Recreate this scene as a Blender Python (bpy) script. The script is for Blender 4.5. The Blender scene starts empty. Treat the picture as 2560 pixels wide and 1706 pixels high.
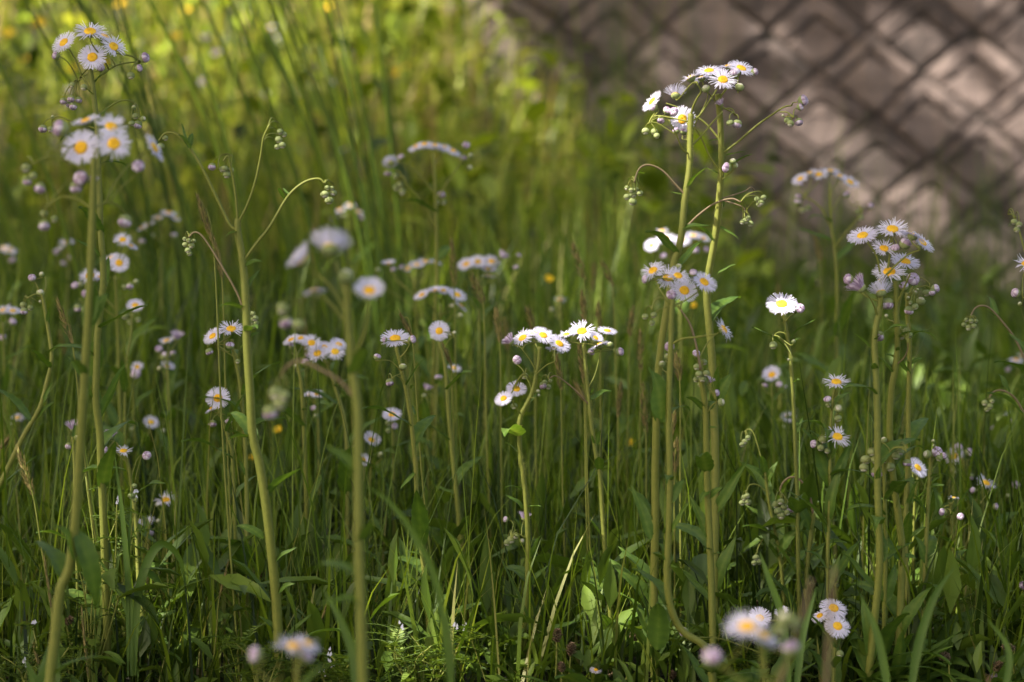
import bpy, math, random
import numpy as np
from mathutils import Vector, Quaternion, Matrix

sc = bpy.context.scene
COL = sc.collection
R = math.radians
rng = np.random.default_rng(7)
random.seed(11)

# ------------------------------------------------------------------ camera, sky, sun, exposure
CAM_H, PITCH, LENS = 0.49, 5.2, 85.0
cam = bpy.data.cameras.new("camera"); camo = bpy.data.objects.new("camera", cam); COL.objects.link(camo)
camo.location = (0, 0, CAM_H); camo.rotation_euler = (R(90 - PITCH), 0, 0)
cam.lens = LENS; cam.sensor_width = 36.0; cam.clip_start = 0.05; cam.clip_end = 400
cam.dof.use_dof = True; cam.dof.focus_distance = 2.08; cam.dof.aperture_fstop = 5.3; cam.dof.aperture_blades = 9
sc.camera = camo

SUN = Vector((-0.55, -0.30, 0.78)).normalized()          # towards the sun
w = bpy.data.worlds.new("World"); sc.world = w; w.use_nodes = True
nt = w.node_tree; nt.nodes.clear()
sky = nt.nodes.new("ShaderNodeTexSky"); sky.sky_type = 'NISHITA'; sky.sun_disc = False
sky.air_density = 0.8; sky.dust_density = 4.0; sky.ozone_density = 0.3; sky.sun_elevation = math.asin(SUN.z); sky.sun_rotation = math.atan2(SUN.x, SUN.y)
bg = nt.nodes.new("ShaderNodeBackground"); bg.inputs[1].default_value = 0.13
wo = nt.nodes.new("ShaderNodeOutputWorld")
tint = nt.nodes.new("ShaderNodeMix"); tint.data_type = 'RGBA'; tint.blend_type = 'MULTIPLY'; tint.inputs[0].default_value = 1
tint.inputs[7].default_value = (1.13, 1.0, 0.78, 1); nt.links.new(sky.outputs[0], tint.inputs[6]); nt.links.new(tint.outputs[2], bg.inputs[0]); nt.links.new(bg.outputs[0], wo.inputs[0])
sl = bpy.data.lights.new("sun", 'SUN'); sl.energy = 5.0; sl.angle = R(0.55); sl.color = (1.0, 0.93, 0.82)
so = bpy.data.objects.new("sun", sl); COL.objects.link(so); so.rotation_mode = 'QUATERNION'
so.rotation_quaternion = SUN.to_track_quat('Z', 'Y'); so.location = (-5, -3, 9)
sc.view_settings.view_transform = 'Standard'; sc.view_settings.look = 'None'
sc.view_settings.exposure = 1.8; sc.view_settings.gamma = 1.0
sc.cycles.max_bounces = 8; sc.cycles.transmission_bounces = 4; sc.cycles.diffuse_bounces = 4

# ------------------------------------------------------------------ helpers
FPX = LENS / 36.0 * 2560.0
CP, SP = math.cos(R(PITCH)), math.sin(R(PITCH))
def at(u, v, d):
    """the point at depth Y = d seen at photo pixel u, v"""
    xv, yv = (u - 1280) / FPX, (853 - v) / FPX
    s = d / (CP + SP * yv)
    return Vector((xv * s, d, CAM_H + (-SP + CP * yv) * s))
def px(n, d): return n * d / FPX
def ss(t): t = np.clip(t, 0, 1); return t * t * (3 - 2 * t)
def terrain(x, y):
    b = 1.7 * ss((y - 4.3) / 5.5) * ss((0.5 - x) / 1.0) + 0.02 * np.clip(y - 9.8, 0, 100) * ss((0.5 - x) / 1.0)
    return b + 0.012 * np.sin(3.1 * x + 1.3 * y) * np.sin(2.3 * y - x)

def mesh_obj(name, verts, quads=None, tris=None, mat=None, rnd=None, parent=None, smooth=True):
    verts = np.asarray(verts, np.float32).reshape(-1, 3)
    me = bpy.data.meshes.new(name)
    q = np.asarray(quads if quads is not None and len(quads) else np.zeros((0, 4)), np.int32).reshape(-1, 4)
    t = np.asarray(tris if tris is not None and len(tris) else np.zeros((0, 3)), np.int32).reshape(-1, 3)
    me.vertices.add(len(verts)); me.vertices.foreach_set("co", verts.ravel())
    loops = np.concatenate([q.ravel(), t.ravel()]); me.loops.add(len(loops)); me.loops.foreach_set("vertex_index", loops)
    me.polygons.add(len(q) + len(t))
    starts = np.concatenate([np.arange(len(q)) * 4, len(q) * 4 + np.arange(len(t)) * 3]).astype(np.int32)
    me.polygons.foreach_set("loop_start", starts)
    if rnd is not None:
        a = me.attributes.new("rnd", 'FLOAT', 'POINT'); a.data.foreach_set("value", np.asarray(rnd, np.float32))
    me.update(calc_edges=True)
    if smooth: me.polygons.foreach_set("use_smooth", np.ones(len(me.polygons), bool))
    if mat is not None: me.materials.append(mat)
    if name is None: return me
    o = bpy.data.objects.new(name, me); COL.objects.link(o)
    if parent: o.parent = parent
    return o
def tag(o, label=None, cat=None, group=None, kind=None):
    if label: o["label"] = label
    if cat: o["category"] = cat
    if group: o["group"] = group
    if kind: o["kind"] = kind
    return o
def empty(name, loc, label, cat, group=None):
    o = bpy.data.objects.new(name, None); COL.objects.link(o); o.location = loc; o.empty_display_size = 0.02
    return tag(o, label, cat, group)
def place(name, me, loc, quat, scale, parent):
    o = bpy.data.objects.new(name, me); COL.objects.link(o); o.parent = parent
    o.rotation_mode = 'QUATERNION'; o.rotation_quaternion = quat; o.location = loc
    o.scale = (scale,) * 3 if not isinstance(scale, tuple) else scale
    return o
def rot_to(n, spin=None):
    q = Vector((0, 0, 1)).rotation_difference(Vector(n).normalized())
    return q @ Quaternion((0, 0, 1), random.uniform(0, 6.28) if spin is None else spin)

class MB:
    """collects pieces into one mesh"""
    def __init__(s): s.v = []; s.q = []; s.t = []; s.r = []; s.n = 0
    def add(s, v, q=(), t=(), r=0.5):
        v = np.asarray(v, float).reshape(-1, 3)
        if len(q): s.q.append(np.asarray(q, int).reshape(-1, 4) + s.n)
        if len(t): s.t.append(np.asarray(t, int).reshape(-1, 3) + s.n)
        s.v.append(v); s.r.append(np.full(len(v), r) if np.isscalar(r) else np.asarray(r)); s.n += len(v)
    def obj(s, name, mat, parent=None, smooth=True):
        return mesh_obj(name, np.concatenate(s.v), np.concatenate(s.q) if s.q else None,
                        np.concatenate(s.t) if s.t else None, mat, np.concatenate(s.r), parent, smooth)
    def mesh(s, name, mat):
        o = s.obj(name, mat); me = o.data; bpy.data.objects.remove(o); return me
def smooth_line(pts, k=5):
    P = [np.array(p, float) for p in pts]
    if len(P) < 3:
        return [P[0] + (P[-1] - P[0]) * i / k for i in range(k + 1)]
    out = []
    for i in range(len(P) - 1):
        p0 = P[i - 1] if i else 2 * P[0] - P[1]; p1, p2 = P[i], P[i + 1]; p3 = P[i + 2] if i + 2 < len(P) else 2 * p2 - p1
        for j in range(k):
            t = j / k
            out.append(0.5 * ((2 * p1) + (-p0 + p2) * t + (2 * p0 - 5 * p1 + 4 * p2 - p3) * t * t + (-p0 + 3 * p1 - 3 * p2 + p3) * t ** 3))
    out.append(P[-1]); return out
def tube(mb, pts, r0, r1, sides=8, ribs=0.0, r=0.5):
    P = np.array(pts); n = len(P)
    T = np.gradient(P, axis=0); T /= np.linalg.norm(T, axis=1, keepdims=True) + 1e-9
    ref = np.array([0, 1.0, 0]) if abs(T[0][1]) < 0.9 else np.array([1.0, 0, 0])
    V = []
    a = np.arange(sides) * 2 * math.pi / sides
    rm = 1 + ribs * np.where(np.arange(sides) % 2 == 0, 1, -1)
    for i in range(n):
        b = np.cross(T[i], ref); b /= np.linalg.norm(b) + 1e-9; c = np.cross(b, T[i]); ref = c
        rad = r0 + (r1 - r0) * i / (n - 1)
        V.append(P[i] + rad * rm[:, None] * (np.cos(a)[:, None] * b + np.sin(a)[:, None] * c))
    V = np.concatenate(V)
    q = [(i * sides + j, i * sides + (j + 1) % sides, (i + 1) * sides + (j + 1) % sides, (i + 1) * sides + j) for i in range(n - 1) for j in range(sides)]
    m = len(V); V = np.concatenate([V, P[:1], P[-1:]])
    t = [(m, (j + 1) % sides, j) for j in range(sides)] + [(m + 1, (n - 1) * sides + j, (n - 1) * sides + (j + 1) % sides) for j in range(sides)]
    mb.add(V, q, t, r)

# ------------------------------------------------------------------ materials
def new_mat(name):
    m = bpy.data.materials.new(name); m.use_nodes = True; m.node_tree.nodes.clear(); return m, m.node_tree
def ramp(t, stops):
    n = t.nodes.new("ShaderNodeValToRGB"); e = n.color_ramp.elements
    while len(e) < len(stops): e.new(0.5)
    for x, (p, c) in zip(e, stops): x.position = p; x.color = (*c, 1)
    return n
def leafy(name, stops, trans=0.4, rough=0.55, noise=None, namt=0.35, spec=0.35, tcol=(1.25, 1.2, 0.6)):
    """diffuse-translucent plant tissue, hue varied per blade / object"""
    m, t = new_mat(name); L = t.links
    at_ = t.nodes.new("ShaderNodeAttribute"); at_.attribute_name = "rnd"
    oi = t.nodes.new("ShaderNodeObjectInfo")
    ad = t.nodes.new("ShaderNodeMath"); ad.operation = 'MULTIPLY_ADD'; ad.inputs[1].default_value = 0.25
    L.new(oi.outputs['Random'], ad.inputs[0]); 
    sub = t.nodes.new("ShaderNodeMath"); sub.operation = 'SUBTRACT'; sub.inputs[1].default_value = 0.125
    L.new(at_.outputs['Fac'], sub.inputs[0]); L.new(sub.outputs[0], ad.inputs[2])
    rp = ramp(t, stops)
    col = rp.outputs[0]
    if noise:
        nz = t.nodes.new("ShaderNodeTexNoise"); nz.inputs['Scale'].default_value = noise; nz.inputs['Detail'].default_value = 3
        tc = t.nodes.new("ShaderNodeTexCoord"); L.new(tc.outputs['Object'], nz.inputs['Vector'])
        m2 = t.nodes.new("ShaderNodeMath"); m2.operation = 'MULTIPLY_ADD'; m2.inputs[1].default_value = namt
        s2 = t.nodes.new("ShaderNodeMath"); s2.operation = 'SUBTRACT'; s2.inputs[1].default_value = namt / 2
        L.new(nz.outputs['Fac'], m2.inputs[0]); L.new(ad.outputs[0], m2.inputs[2]); L.new(m2.outputs[0], s2.inputs[0]); L.new(s2.outputs[0], rp.inputs[0])
    else: L.new(ad.outputs[0], rp.inputs[0])
    pb = t.nodes.new("ShaderNodeBsdfPrincipled"); pb.inputs['Roughness'].default_value = rough
    pb.inputs['Specular IOR Level'].default_value = spec
    L.new(col, pb.inputs['Base Color'])
    out = t.nodes.new("ShaderNodeOutputMaterial")
    if trans > 0:
        tr = t.nodes.new("ShaderNodeBsdfTranslucent"); mu = t.nodes.new("ShaderNodeMix"); mu.data_type = 'RGBA'; mu.blend_type = 'MULTIPLY'
        mu.inputs[0].default_value = 1; L.new(col, mu.inputs[6]); mu.inputs[7].default_value = (*tcol, 1); mu.clamp_result = False
        L.new(mu.outputs[2], tr.inputs[0])
        mx = t.nodes.new("ShaderNodeMixShader"); mx.inputs[0].default_value = trans
        L.new(pb.outputs[0], mx.inputs[1]); L.new(tr.outputs[0], mx.inputs[2]); L.new(mx.outputs[0], out.inputs[0])
    else: L.new(pb.outputs[0], out.inputs[0])
    return m
M = {}
M['stem'] = leafy('stem_green', [(0.2, (0.14, 0.165, 0.026)), (0.6, (0.19, 0.205, 0.036)), (0.9, (0.24, 0.225, 0.05))], 0.15, 0.6, 220, 0.7)
M['brown'] = leafy('branch_brown', [(0.2, (0.16, 0.13, 0.06)), (0.8, (0.22, 0.15, 0.095))], 0.1, 0.6, 80)
M['leaf'] = leafy('leaf_green', [(0.1, (0.05, 0.10, 0.015)), (0.5, (0.085, 0.155, 0.018)), (0.9, (0.15, 0.22, 0.034))], 0.38, 0.55, 45)
M['petal'] = leafy('petal_white', [(0.2, (0.70, 0.67, 0.84)), (0.8, (0.77, 0.75, 0.87))], 0.3, 0.6, tcol=(1, 1, 1), spec=0.2)
M['lilac'] = leafy('petal_lilac', [(0.15, (0.40, 0.28, 0.42)), (0.45, (0.64, 0.50, 0.66)), (0.85, (0.78, 0.70, 0.82))], 0.3, 0.6, 30, tcol=(1, 1, 1), spec=0.2)
M['pale'] = leafy('petal_cream', [(0.2, (0.62, 0.62, 0.42)), (0.8, (0.72, 0.68, 0.60))], 0.3, 0.6, tcol=(1, 1, 1), spec=0.2)
M['disc'] = leafy('disc_yellow', [(0.25, (0.70, 0.36, 0.010)), (0.75, (0.84, 0.54, 0.03))], 0.0, 0.7, 9, 0.6)
M['calyx'] = leafy('calyx_green', [(0.2, (0.17, 0.22, 0.075)), (0.8, (0.30, 0.34, 0.14))], 0.15, 0.7, 8, 0.5)
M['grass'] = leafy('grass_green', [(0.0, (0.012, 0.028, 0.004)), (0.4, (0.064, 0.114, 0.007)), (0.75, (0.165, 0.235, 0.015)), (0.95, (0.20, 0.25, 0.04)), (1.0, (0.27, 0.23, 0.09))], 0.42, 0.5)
M['bank'] = leafy('bank_grass', [(0.0, (0.02, 0.04, 0.004)), (0.3, (0.11, 0.16, 0.010)), (0.6, (0.29, 0.38, 0.022)), (0.85, (0.47, 0.50, 0.08)), (1.0, (0.38, 0.28, 0.12))], 0.45, 0.45)  # colour raised to stand in for sun shining through the blades
M['cover'] = leafy('cover_leaves', [(0.0, (0.035, 0.06, 0.009)), (0.5, (0.08, 0.138, 0.015)), (1.0, (0.16, 0.23, 0.03))], 0.35, 0.5)
M['seed'] = leafy('seed_spike', [(0.2, (0.11, 0.10, 0.032)), (0.8, (0.28, 0.22, 0.08))], 0.15, 0.7, 200)
M['dry'] = leafy('dry_brown', [(0.2, (0.12, 0.075, 0.045)), (0.8, (0.36, 0.25, 0.15))], 0.05, 0.8, 300)
M['yellow'] = leafy('buttercup_yellow', [(0.2, (0.75, 0.50, 0.01)), (0.8, (0.85, 0.62, 0.02))], 0.25, 0.35, tcol=(1, 1, 1))
M['canopy'] = leafy('tree_leaves', [(0.1, (0.04, 0.09, 0.015)), (0.9, (0.09, 0.15, 0.03))], 0.3, 0.5)

def ground_mat():
    m, t = new_mat('soil'); L = t.links
    tc = t.nodes.new("ShaderNodeTexCoord")
    n1 = t.nodes.new("ShaderNodeTexNoise"); n1.inputs['Scale'].default_value = 6; n1.inputs['Detail'].default_value = 8
    L.new(tc.outputs['Object'], n1.inputs['Vector'])
    rp = ramp(t, [(0.3, (0.02, 0.024, 0.01)), (0.55, (0.035, 0.036, 0.015)), (0.75, (0.085, 0.06, 0.036))]); L.new(n1.outputs[0], rp.inputs[0])
    n2 = t.nodes.new("ShaderNodeTexNoise"); n2.inputs['Scale'].default_value = 90; n2.inputs['Detail'].default_value = 6; L.new(tc.outputs['Object'], n2.inputs['Vector'])
    bp = t.nodes.new("ShaderNodeBump"); bp.inputs['Strength'].default_value = 0.8; bp.inputs['Distance'].default_value = 0.02; L.new(n2.outputs[0], bp.inputs['Height'])
    pb = t.nodes.new("ShaderNodeBsdfPrincipled"); pb.inputs['Roughness'].default_value = 0.95
    L.new(rp.outputs[0], pb.inputs['Base Color']); L.new(bp.outputs[0], pb.inputs['Normal'])
    o = t.nodes.new("ShaderNodeOutputMaterial"); L.new(pb.outputs[0], o.inputs[0]); return m
def stone_mat(name, stops, bump=0.6):
    m, t = new_mat(name); L = t.links
    tc = t.nodes.new("ShaderNodeTexCoord"); at_ = t.nodes.new("ShaderNodeAttribute"); at_.attribute_name = "rnd"
    n1 = t.nodes.new("ShaderNodeTexNoise"); n1.inputs['Scale'].default_value = 9; n1.inputs['Detail'].default_value = 9; n1.inputs['Roughness'].default_value = 0.65
    L.new(tc.outputs['Object'], n1.inputs['Vector'])
    ma = t.nodes.new("ShaderNodeMath"); ma.operation = 'MULTIPLY_ADD'; ma.inputs[1].default_value = 0.45; L.new(at_.outputs['Fac'], ma.inputs[0])
    mb = t.nodes.new("ShaderNodeMath"); mb.operation = 'MULTIPLY'; mb.inputs[1].default_value = 0.75; L.new(n1.outputs[0], mb.inputs[0]); L.new(mb.outputs[0], ma.inputs[2])
    n3 = t.nodes.new("ShaderNodeTexNoise"); n3.inputs['Scale'].default_value = 2.2; n3.inputs['Detail'].default_value = 4; L.new(tc.outputs['Object'], n3.inputs['Vector'])
    mc = t.nodes.new("ShaderNodeMath"); mc.operation = 'MULTIPLY_ADD'; mc.inputs[1].default_value = 0.8; L.new(n3.outputs[0], mc.inputs[0]); L.new(ma.outputs[0], mc.inputs[2])
    md = t.nodes.new("ShaderNodeMath"); md.operation = 'SUBTRACT'; md.inputs[1].default_value = 0.42; L.new(mc.outputs[0], md.inputs[0])
    rp = ramp(t, stops); L.new(md.outputs[0], rp.inputs[0])
    n2 = t.nodes.new("ShaderNodeTexNoise"); n2.inputs['Scale'].default_value = 60; n2.inputs['Detail'].default_value = 8; L.new(tc.outputs['Object'], n2.inputs['Vector'])
    bp = t.nodes.new("ShaderNodeBump"); bp.inputs['Strength'].default_value = bump; bp.inputs['Distance'].default_value = 0.01; L.new(n2.outputs[0], bp.inputs['Height'])
    pb = t.nodes.new("ShaderNodeBsdfPrincipled"); pb.inputs['Roughness'].default_value = 0.9
    L.new(rp.outputs[0], pb.inputs['Base Color']); L.new(bp.outputs[0], pb.inputs['Normal'])
    o = t.nodes.new("ShaderNodeOutputMaterial"); L.new(pb.outputs[0], o.inputs[0]); return m
M['soil'] = ground_mat()
M['stone'] = stone_mat('stone_block', [(0.25, (0.035, 0.026, 0.023)), (0.45, (0.082, 0.060, 0.053)), (0.65, (0.135, 0.101, 0.090)), (0.9, (0.195, 0.150, 0.134))])
M['mortar'] = stone_mat('dark_mortar', [(0.2, (0.018, 0.015, 0.012)), (0.8, (0.045, 0.036, 0.03))])
M['bark'] = stone_mat('bark', [(0.2, (0.06, 0.045, 0.035)), (0.8, (0.16, 0.12, 0.09))], 1.0)

# ------------------------------------------------------------------ ground
def build_ground():
    xs = np.concatenate([[-60, -30, -15], np.arange(-8, 8.01, 0.2), [15, 30, 60]])
    ys = np.concatenate([[-40, -20, -8], np.arange(-3, 14.01, 0.2), [20, 40, 80, 120]])
    X, Y = np.meshgrid(xs, ys); Z = terrain(X, Y)
    V = np.stack([X, Y, Z], -1).reshape(-1, 3); nx = len(xs)
    q = [(j * nx + i, j * nx + i + 1, (j + 1) * nx + i + 1, (j + 1) * nx + i) for j in range(len(ys) - 1) for i in range(nx - 1)]
    tag(mesh_obj('ground', V, q, None, M['soil']), kind='structure')
build_ground()

# ------------------------------------------------------------------ stone retaining wall, blocks laid diagonally
def build_wall():
    root = empty('stone_wall', (1.7, 6.9, 0), 'brownish grey retaining wall of diagonally laid rounded stone blocks', 'wall')
    ang = R(40); su, sv = 0.195, 0.20
    batter = R(14)
    rs = np.random.RandomState(3)
    jit = {}
    def node(i, j):
        if (i, j) not in jit: jit[(i, j)] = rs.uniform(-0.010, 0.010, 2)
        p = np.array([i * su, j * sv]) + jit[(i, j)]
        # two diagonal families of joints
        a = np.array([math.cos(ang), math.sin(ang)]); b = np.array([-math.cos(ang), math.sin(ang)])
        return p[0] * a + p[1] * b
    def to3(a, b, c): return np.stack([a - 1.7, b * math.sin(batter) - c * math.cos(batter), b * math.cos(batter) + c * math.sin(batter) - 0.1], -1)
    mb = MB(); n = 23
    ts = np.concatenate([[0, .02, .05], np.linspace(.09, .54, 8), np.linspace(.57, .79, 10), [.82, .87, .91, .95, .98, 1]]); n = len(ts)
    U, Vv = np.meshgrid(ts, ts)
    step = lambda x, a, b: ss((x - a) / (b - a))
    for i in range(-14, 40):
        for j in range(-14, 40):
            c = [node(i, j), node(i + 1, j), node(i + 1, j + 1), node(i, j + 1)]
            ctr = sum(c) / 4
            if not (-1.1 < ctr[0] < 4.6 and -0.15 < ctr[1] < 2.7): continue
            P = (c[0][None, None] * ((1 - U) * (1 - Vv))[..., None] + c[1] * (U * (1 - Vv))[..., None] + c[2] * (U * Vv)[..., None] + c[3] * ((1 - U) * Vv)[..., None])
            ph = rs.uniform(0, 6, 6); e = np.minimum(np.minimum(U, 1 - U), np.minimum(Vv, 1 - Vv))
            edge = step(e, .0, .042)                                # deep joint round every block
            k = rs.uniform(.64, .74); m = np.maximum(U, Vv) if rs.rand() < .86 else np.zeros_like(U)   # the block's inner step: a chevron groove under its upper sides
            groove = np.exp(-((m - k) / .026) ** 2) * step(e, .02, .12)
            dep = -.012 + .034 * edge - rs.uniform(.022, .038) * groove + np.where(m < k, rs.uniform(-.006, .004), 0) * edge
            dep += edge * (.006 * np.sin(7 * U + ph[0]) * np.sin(6 * Vv + ph[1]) + .003 * np.sin(17 * U + ph[2]) * np.sin(19 * Vv + ph[3]) + rs.normal(0, .0009, U.shape))
            dep += edge * (rs.uniform(-.006, .006) * (2 * U - 1) + rs.uniform(-.006, .006) * (2 * Vv - 1) + rs.uniform(-.006, .006))
            if rs.rand() < .22:                                     # a chipped corner
                cu, cv = rs.choice([0, 1], 2); dep -= .03 * np.exp(-(((U - cu) ** 2 + (Vv - cv) ** 2) / rs.uniform(.015, .05)))
            W = to3(P[..., 0], P[..., 1], dep).reshape(-1, 3)
            q = [(b * n + a, b * n + a + 1, (b + 1) * n + a + 1, (b + 1) * n + a) for b in range(n - 1) for a in range(n - 1)]
            mb.add(W, q, (), rs.rand())
    mb.obj('stone_block_face', M['stone'], root)
    mm = MB()
    A, B = np.meshgrid(np.linspace(-1.2, 4.7, 30), np.linspace(-0.2, 2.75, 16)); a, b = A.ravel(), B.ravel()
    mm.add(to3(a, b, 0 * a), [(r * 30 + k, r * 30 + k + 1, (r + 1) * 30 + k + 1, (r + 1) * 30 + k) for r in range(15) for k in range(29)])
    for (aa, bb, dd) in (((-1.2, 4.7), 2.752, None),):
        top = to3(np.array([aa[0], aa[1], aa[1], aa[0]]), np.full(4, bb), np.array([0.03, 0.03, -0.4, -0.4])); mm.add(top, [(0, 1, 2, 3)])
    for a0 in (-1.2, 4.7):
        mm.add(to3(np.full(4, a0), np.array([-.2, 2.75, 2.75, -.2]), np.array([0, 0, -0.4, -0.4])), [(0, 1, 2, 3)])
    mm.obj('mortar', M['mortar'], root)
build_wall()

# ------------------------------------------------------------------ unseen tree, its crown shaped to shade the meadow (beside the camera, left of the frame)
def vnoise(x, y, seed):
    xi, yi = np.floor(x).astype(int), np.floor(y).astype(int); fx, fy = x - xi, y - yi
    def h(a, b): return np.modf(np.abs(np.sin(a * 127.1 + b * 311.7 + seed * 74.7) * 43758.5453))[0]
    fx, fy = ss(fx), ss(fy)
    return (h(xi, yi) * (1 - fx) + h(xi + 1, yi) * fx) * (1 - fy) + (h(xi, yi + 1) * (1 - fx) + h(xi + 1, yi + 1) * fx) * fy
def ref(p):  # where the sun ray through p meets the level z = 0.25
    return p.x - SUN.x / SUN.z * (p.z - .25), p.y - SUN.y / SUN.z * (p.z - .25)
FLECK = [(1250, 1650), (930, 1600), (1380, 1480), (1655, 1330), (300, 1420), (1160, 1480), (2130, 1680), (90, 1560), (640, 1690)]
LIT = []       # gaps cut in the crown to let sun onto chosen spots: (point, radius)
for (u, v, d, r) in [(1350, 850, 2.1, .05), (1315, 900, 2.1, .04), (1398, 860, 2.1, .045), (1310, 1130, 2.1, .03), (1954, 765, 2.1, .03),
                     (1807, 200, 2.05, .006), (1710, 310, 2.05, .006), (1560, 1560, 2.1, .03), (1520, 1400, 2.1, .03), (380, 1580, 2.1, .035), (231, 130, 2.05, .03), (1640, 600, 2.8, .04),
                     (1760, 1240, 2.1, .03), (2330, 1560, 2.3, .05), (1060, 850, 3.3, .09), (1480, 760, 3.5, .11), (1200, 780, 3.6, .10), (1600, 720, 4.2, .12), (880, 620, 4.2, .10), (815, 490, 2.0, .03), (1130, 1690, 2.0, .05), (2340, 900, 3.3, .1)]:
    LIT.append((*ref(at(u, v, d)), r))
for (u, v) in FLECK: LIT.append((*ref(at(u, v, 2.12)), .014))
def lit_mask(gx, gy):
    n = 0.6 * vnoise(gx * 4.0, gy * 4.0, 1) + 0.4 * vnoise(gx * 9, gy * 9, 2)
    big = 0.65 * vnoise(gx * 1.6, gy * 1.6, 5) + 0.35 * vnoise(gx * 4.5, gy * 4.5, 8)
    thr = np.full(gx.shape, 0.93)                                   # deep shade, few gaps
    thr = thr - .12 * ss((gy - 2.75) / .5)
    bank = ss((gy - 5.4 - .35 * np.clip(gx + .6, 0, 2)) / 1.1) * ss((.62 - gx) / 0.4)
    thr = thr * (1 - bank) + 0.19 * bank
    m_w = (.4 * vnoise(gx * 14, gy * 11, 3) + .6 * vnoise(gx * 8.0, gy * 5, 12) > .56 - .10 * ss((gx - 1.1) / .5)) & (gy > 6.45) & (gx > .55)
    wallz = ss((gy - 6.3) / 0.4) * ss((gx - 0.5) / 0.5)
    thr = thr * (1 - wallz) + 1.5 * wallz
    m = ((0.5 * n + 0.5 * big) > thr) | m_w
    for p in ((2091, 956, 2.05), (2094, 1093, 2.05), (2223, 681, 2.0)):  # crown leaves kept here to hold these heads in shade
        x, y = ref(at(*p)); m &= (gx - x) ** 2 + (gy - y) ** 2 > .0064
    for (x, y, r) in LIT: m |= (gx - x) ** 2 + (gy - y) ** 2 < (r + .022) ** 2
    return m
def build_tree():
    base = Vector((-4.9, 1.2, terrain(-4.9, 1.2)))
    root = empty('shade_tree', base, 'tall unseen tree left of the meadow, its crown shaped to shade the flowers', 'tree')
    N = 84000
    gx, gy = rng.uniform(-3.0, 3.4, N), rng.uniform(-0.2, 8.8, N)
    t = rng.uniform(5.0, 8.5, N)
    keep = ~lit_mask(gx, gy)
    gx, gy, t = gx[keep], gy[keep], t[keep]
    C = np.stack([gx, gy, np.full(len(gx), .25)], -1) + np.array(SUN) * t[:, None]
    n = len(C)
    nrm = rng.normal(0, 0.55, (n, 3)) + np.array(SUN) * 0.6 + np.array([0, 0, .5]); nrm /= np.linalg.norm(nrm, axis=1, keepdims=True)
    a = np.cross(nrm, rng.normal(0, 1, (n, 3))); a /= np.linalg.norm(a, axis=1, keepdims=True); b = np.cross(nrm, a)
    L = rng.uniform(.042, .068, n)[:, None]; W = L * .55
    V = np.stack([C - a * L, C - a * L * .2 + b * W - nrm * L * .1, C + a * L, C - a * L * .2 - b * W - nrm * L * .1], 1).reshape(-1, 3) - np.array(base)
    q = np.arange(n * 4).reshape(-1, 4)
    mesh_obj('crown', V, q, None, M['canopy'], np.repeat(rng.random(n), 4), root, False)
    mb = MB()
    trunk = smooth_line([(0, 0, -.05), (.05, .1, 1.4), (.2, .15, 2.8), (.25, .5, 4.2), (.5, .6, 5.6)])
    tube(mb, trunk, .19, .09, 14, 0.05)
    for k, (tx, ty, tz, i) in enumerate([(2.5, -1.5, 5.2, 12), (3.0, .6, 6.4, 17), (1.2, 2.6, 6.3, 16), (2.6, 3.2, 5.6, 13), (-.5, -1.0, 6.5, 15), (1.2, 5.0, 6.6, 18), (-.8, 1.6, 6.6, 16)]):
        s = trunk[i]; e = np.array([tx, ty, tz]); m = s + (e - s) * .5 + np.array([0, 0, .35])
        tube(mb, smooth_line([s, m, e]), .06, .012, 9)
    mb.obj('trunk', M['bark'], root)
build_tree()

# ------------------------------------------------------------------ grass and other growth nobody could count
def blades(pos, L, wd, az, tilt, bend, rnd, seg=4):
    n = len(pos)
    dirh = np.stack([np.cos(az), np.sin(az), np.zeros(n)], -1); side = np.stack([-np.sin(az), np.cos(az), np.zeros(n)], -1)
    up = np.array([0, 0, 1.0])
    P = pos.copy(); rows = []
    for k in range(seg + 1):
        t = k / seg
        wk = wd * (1 - t ** 2.2) * (0.75 + 0.5 * min(t, .4) / .4 * .5) * 0.5
        if k < seg: rows += [P - side * wk[:, None], P + side * wk[:, None]]
        else: rows += [P]
        th = tilt + bend * t * t
        P = P + (dirh * np.sin(th)[:, None] + up * np.cos(th)[:, None]) * (L / seg)[:, None]
    m = 2 * seg + 1
    V = np.stack(rows, 1).reshape(-1, 3)
    b = (np.arange(n) * m)[:, None]
    q = np.concatenate([b + np.array([2 * k, 2 * k + 1, 2 * k + 3, 2 * k + 2]) for k in range(seg - 1)])
    t = b + np.array([2 * seg - 2, 2 * seg - 1, 2 * seg])
    return V, q, t, np.repeat(rnd, m)
def wedge(n, y0, y1, pad=.35, slope=.235, power=1.0):
    y = y0 + (y1 - y0) * rng.random(n) ** power
    x = rng.uniform(-1, 1, n) * (slope * y + pad)
    return x, y
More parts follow.
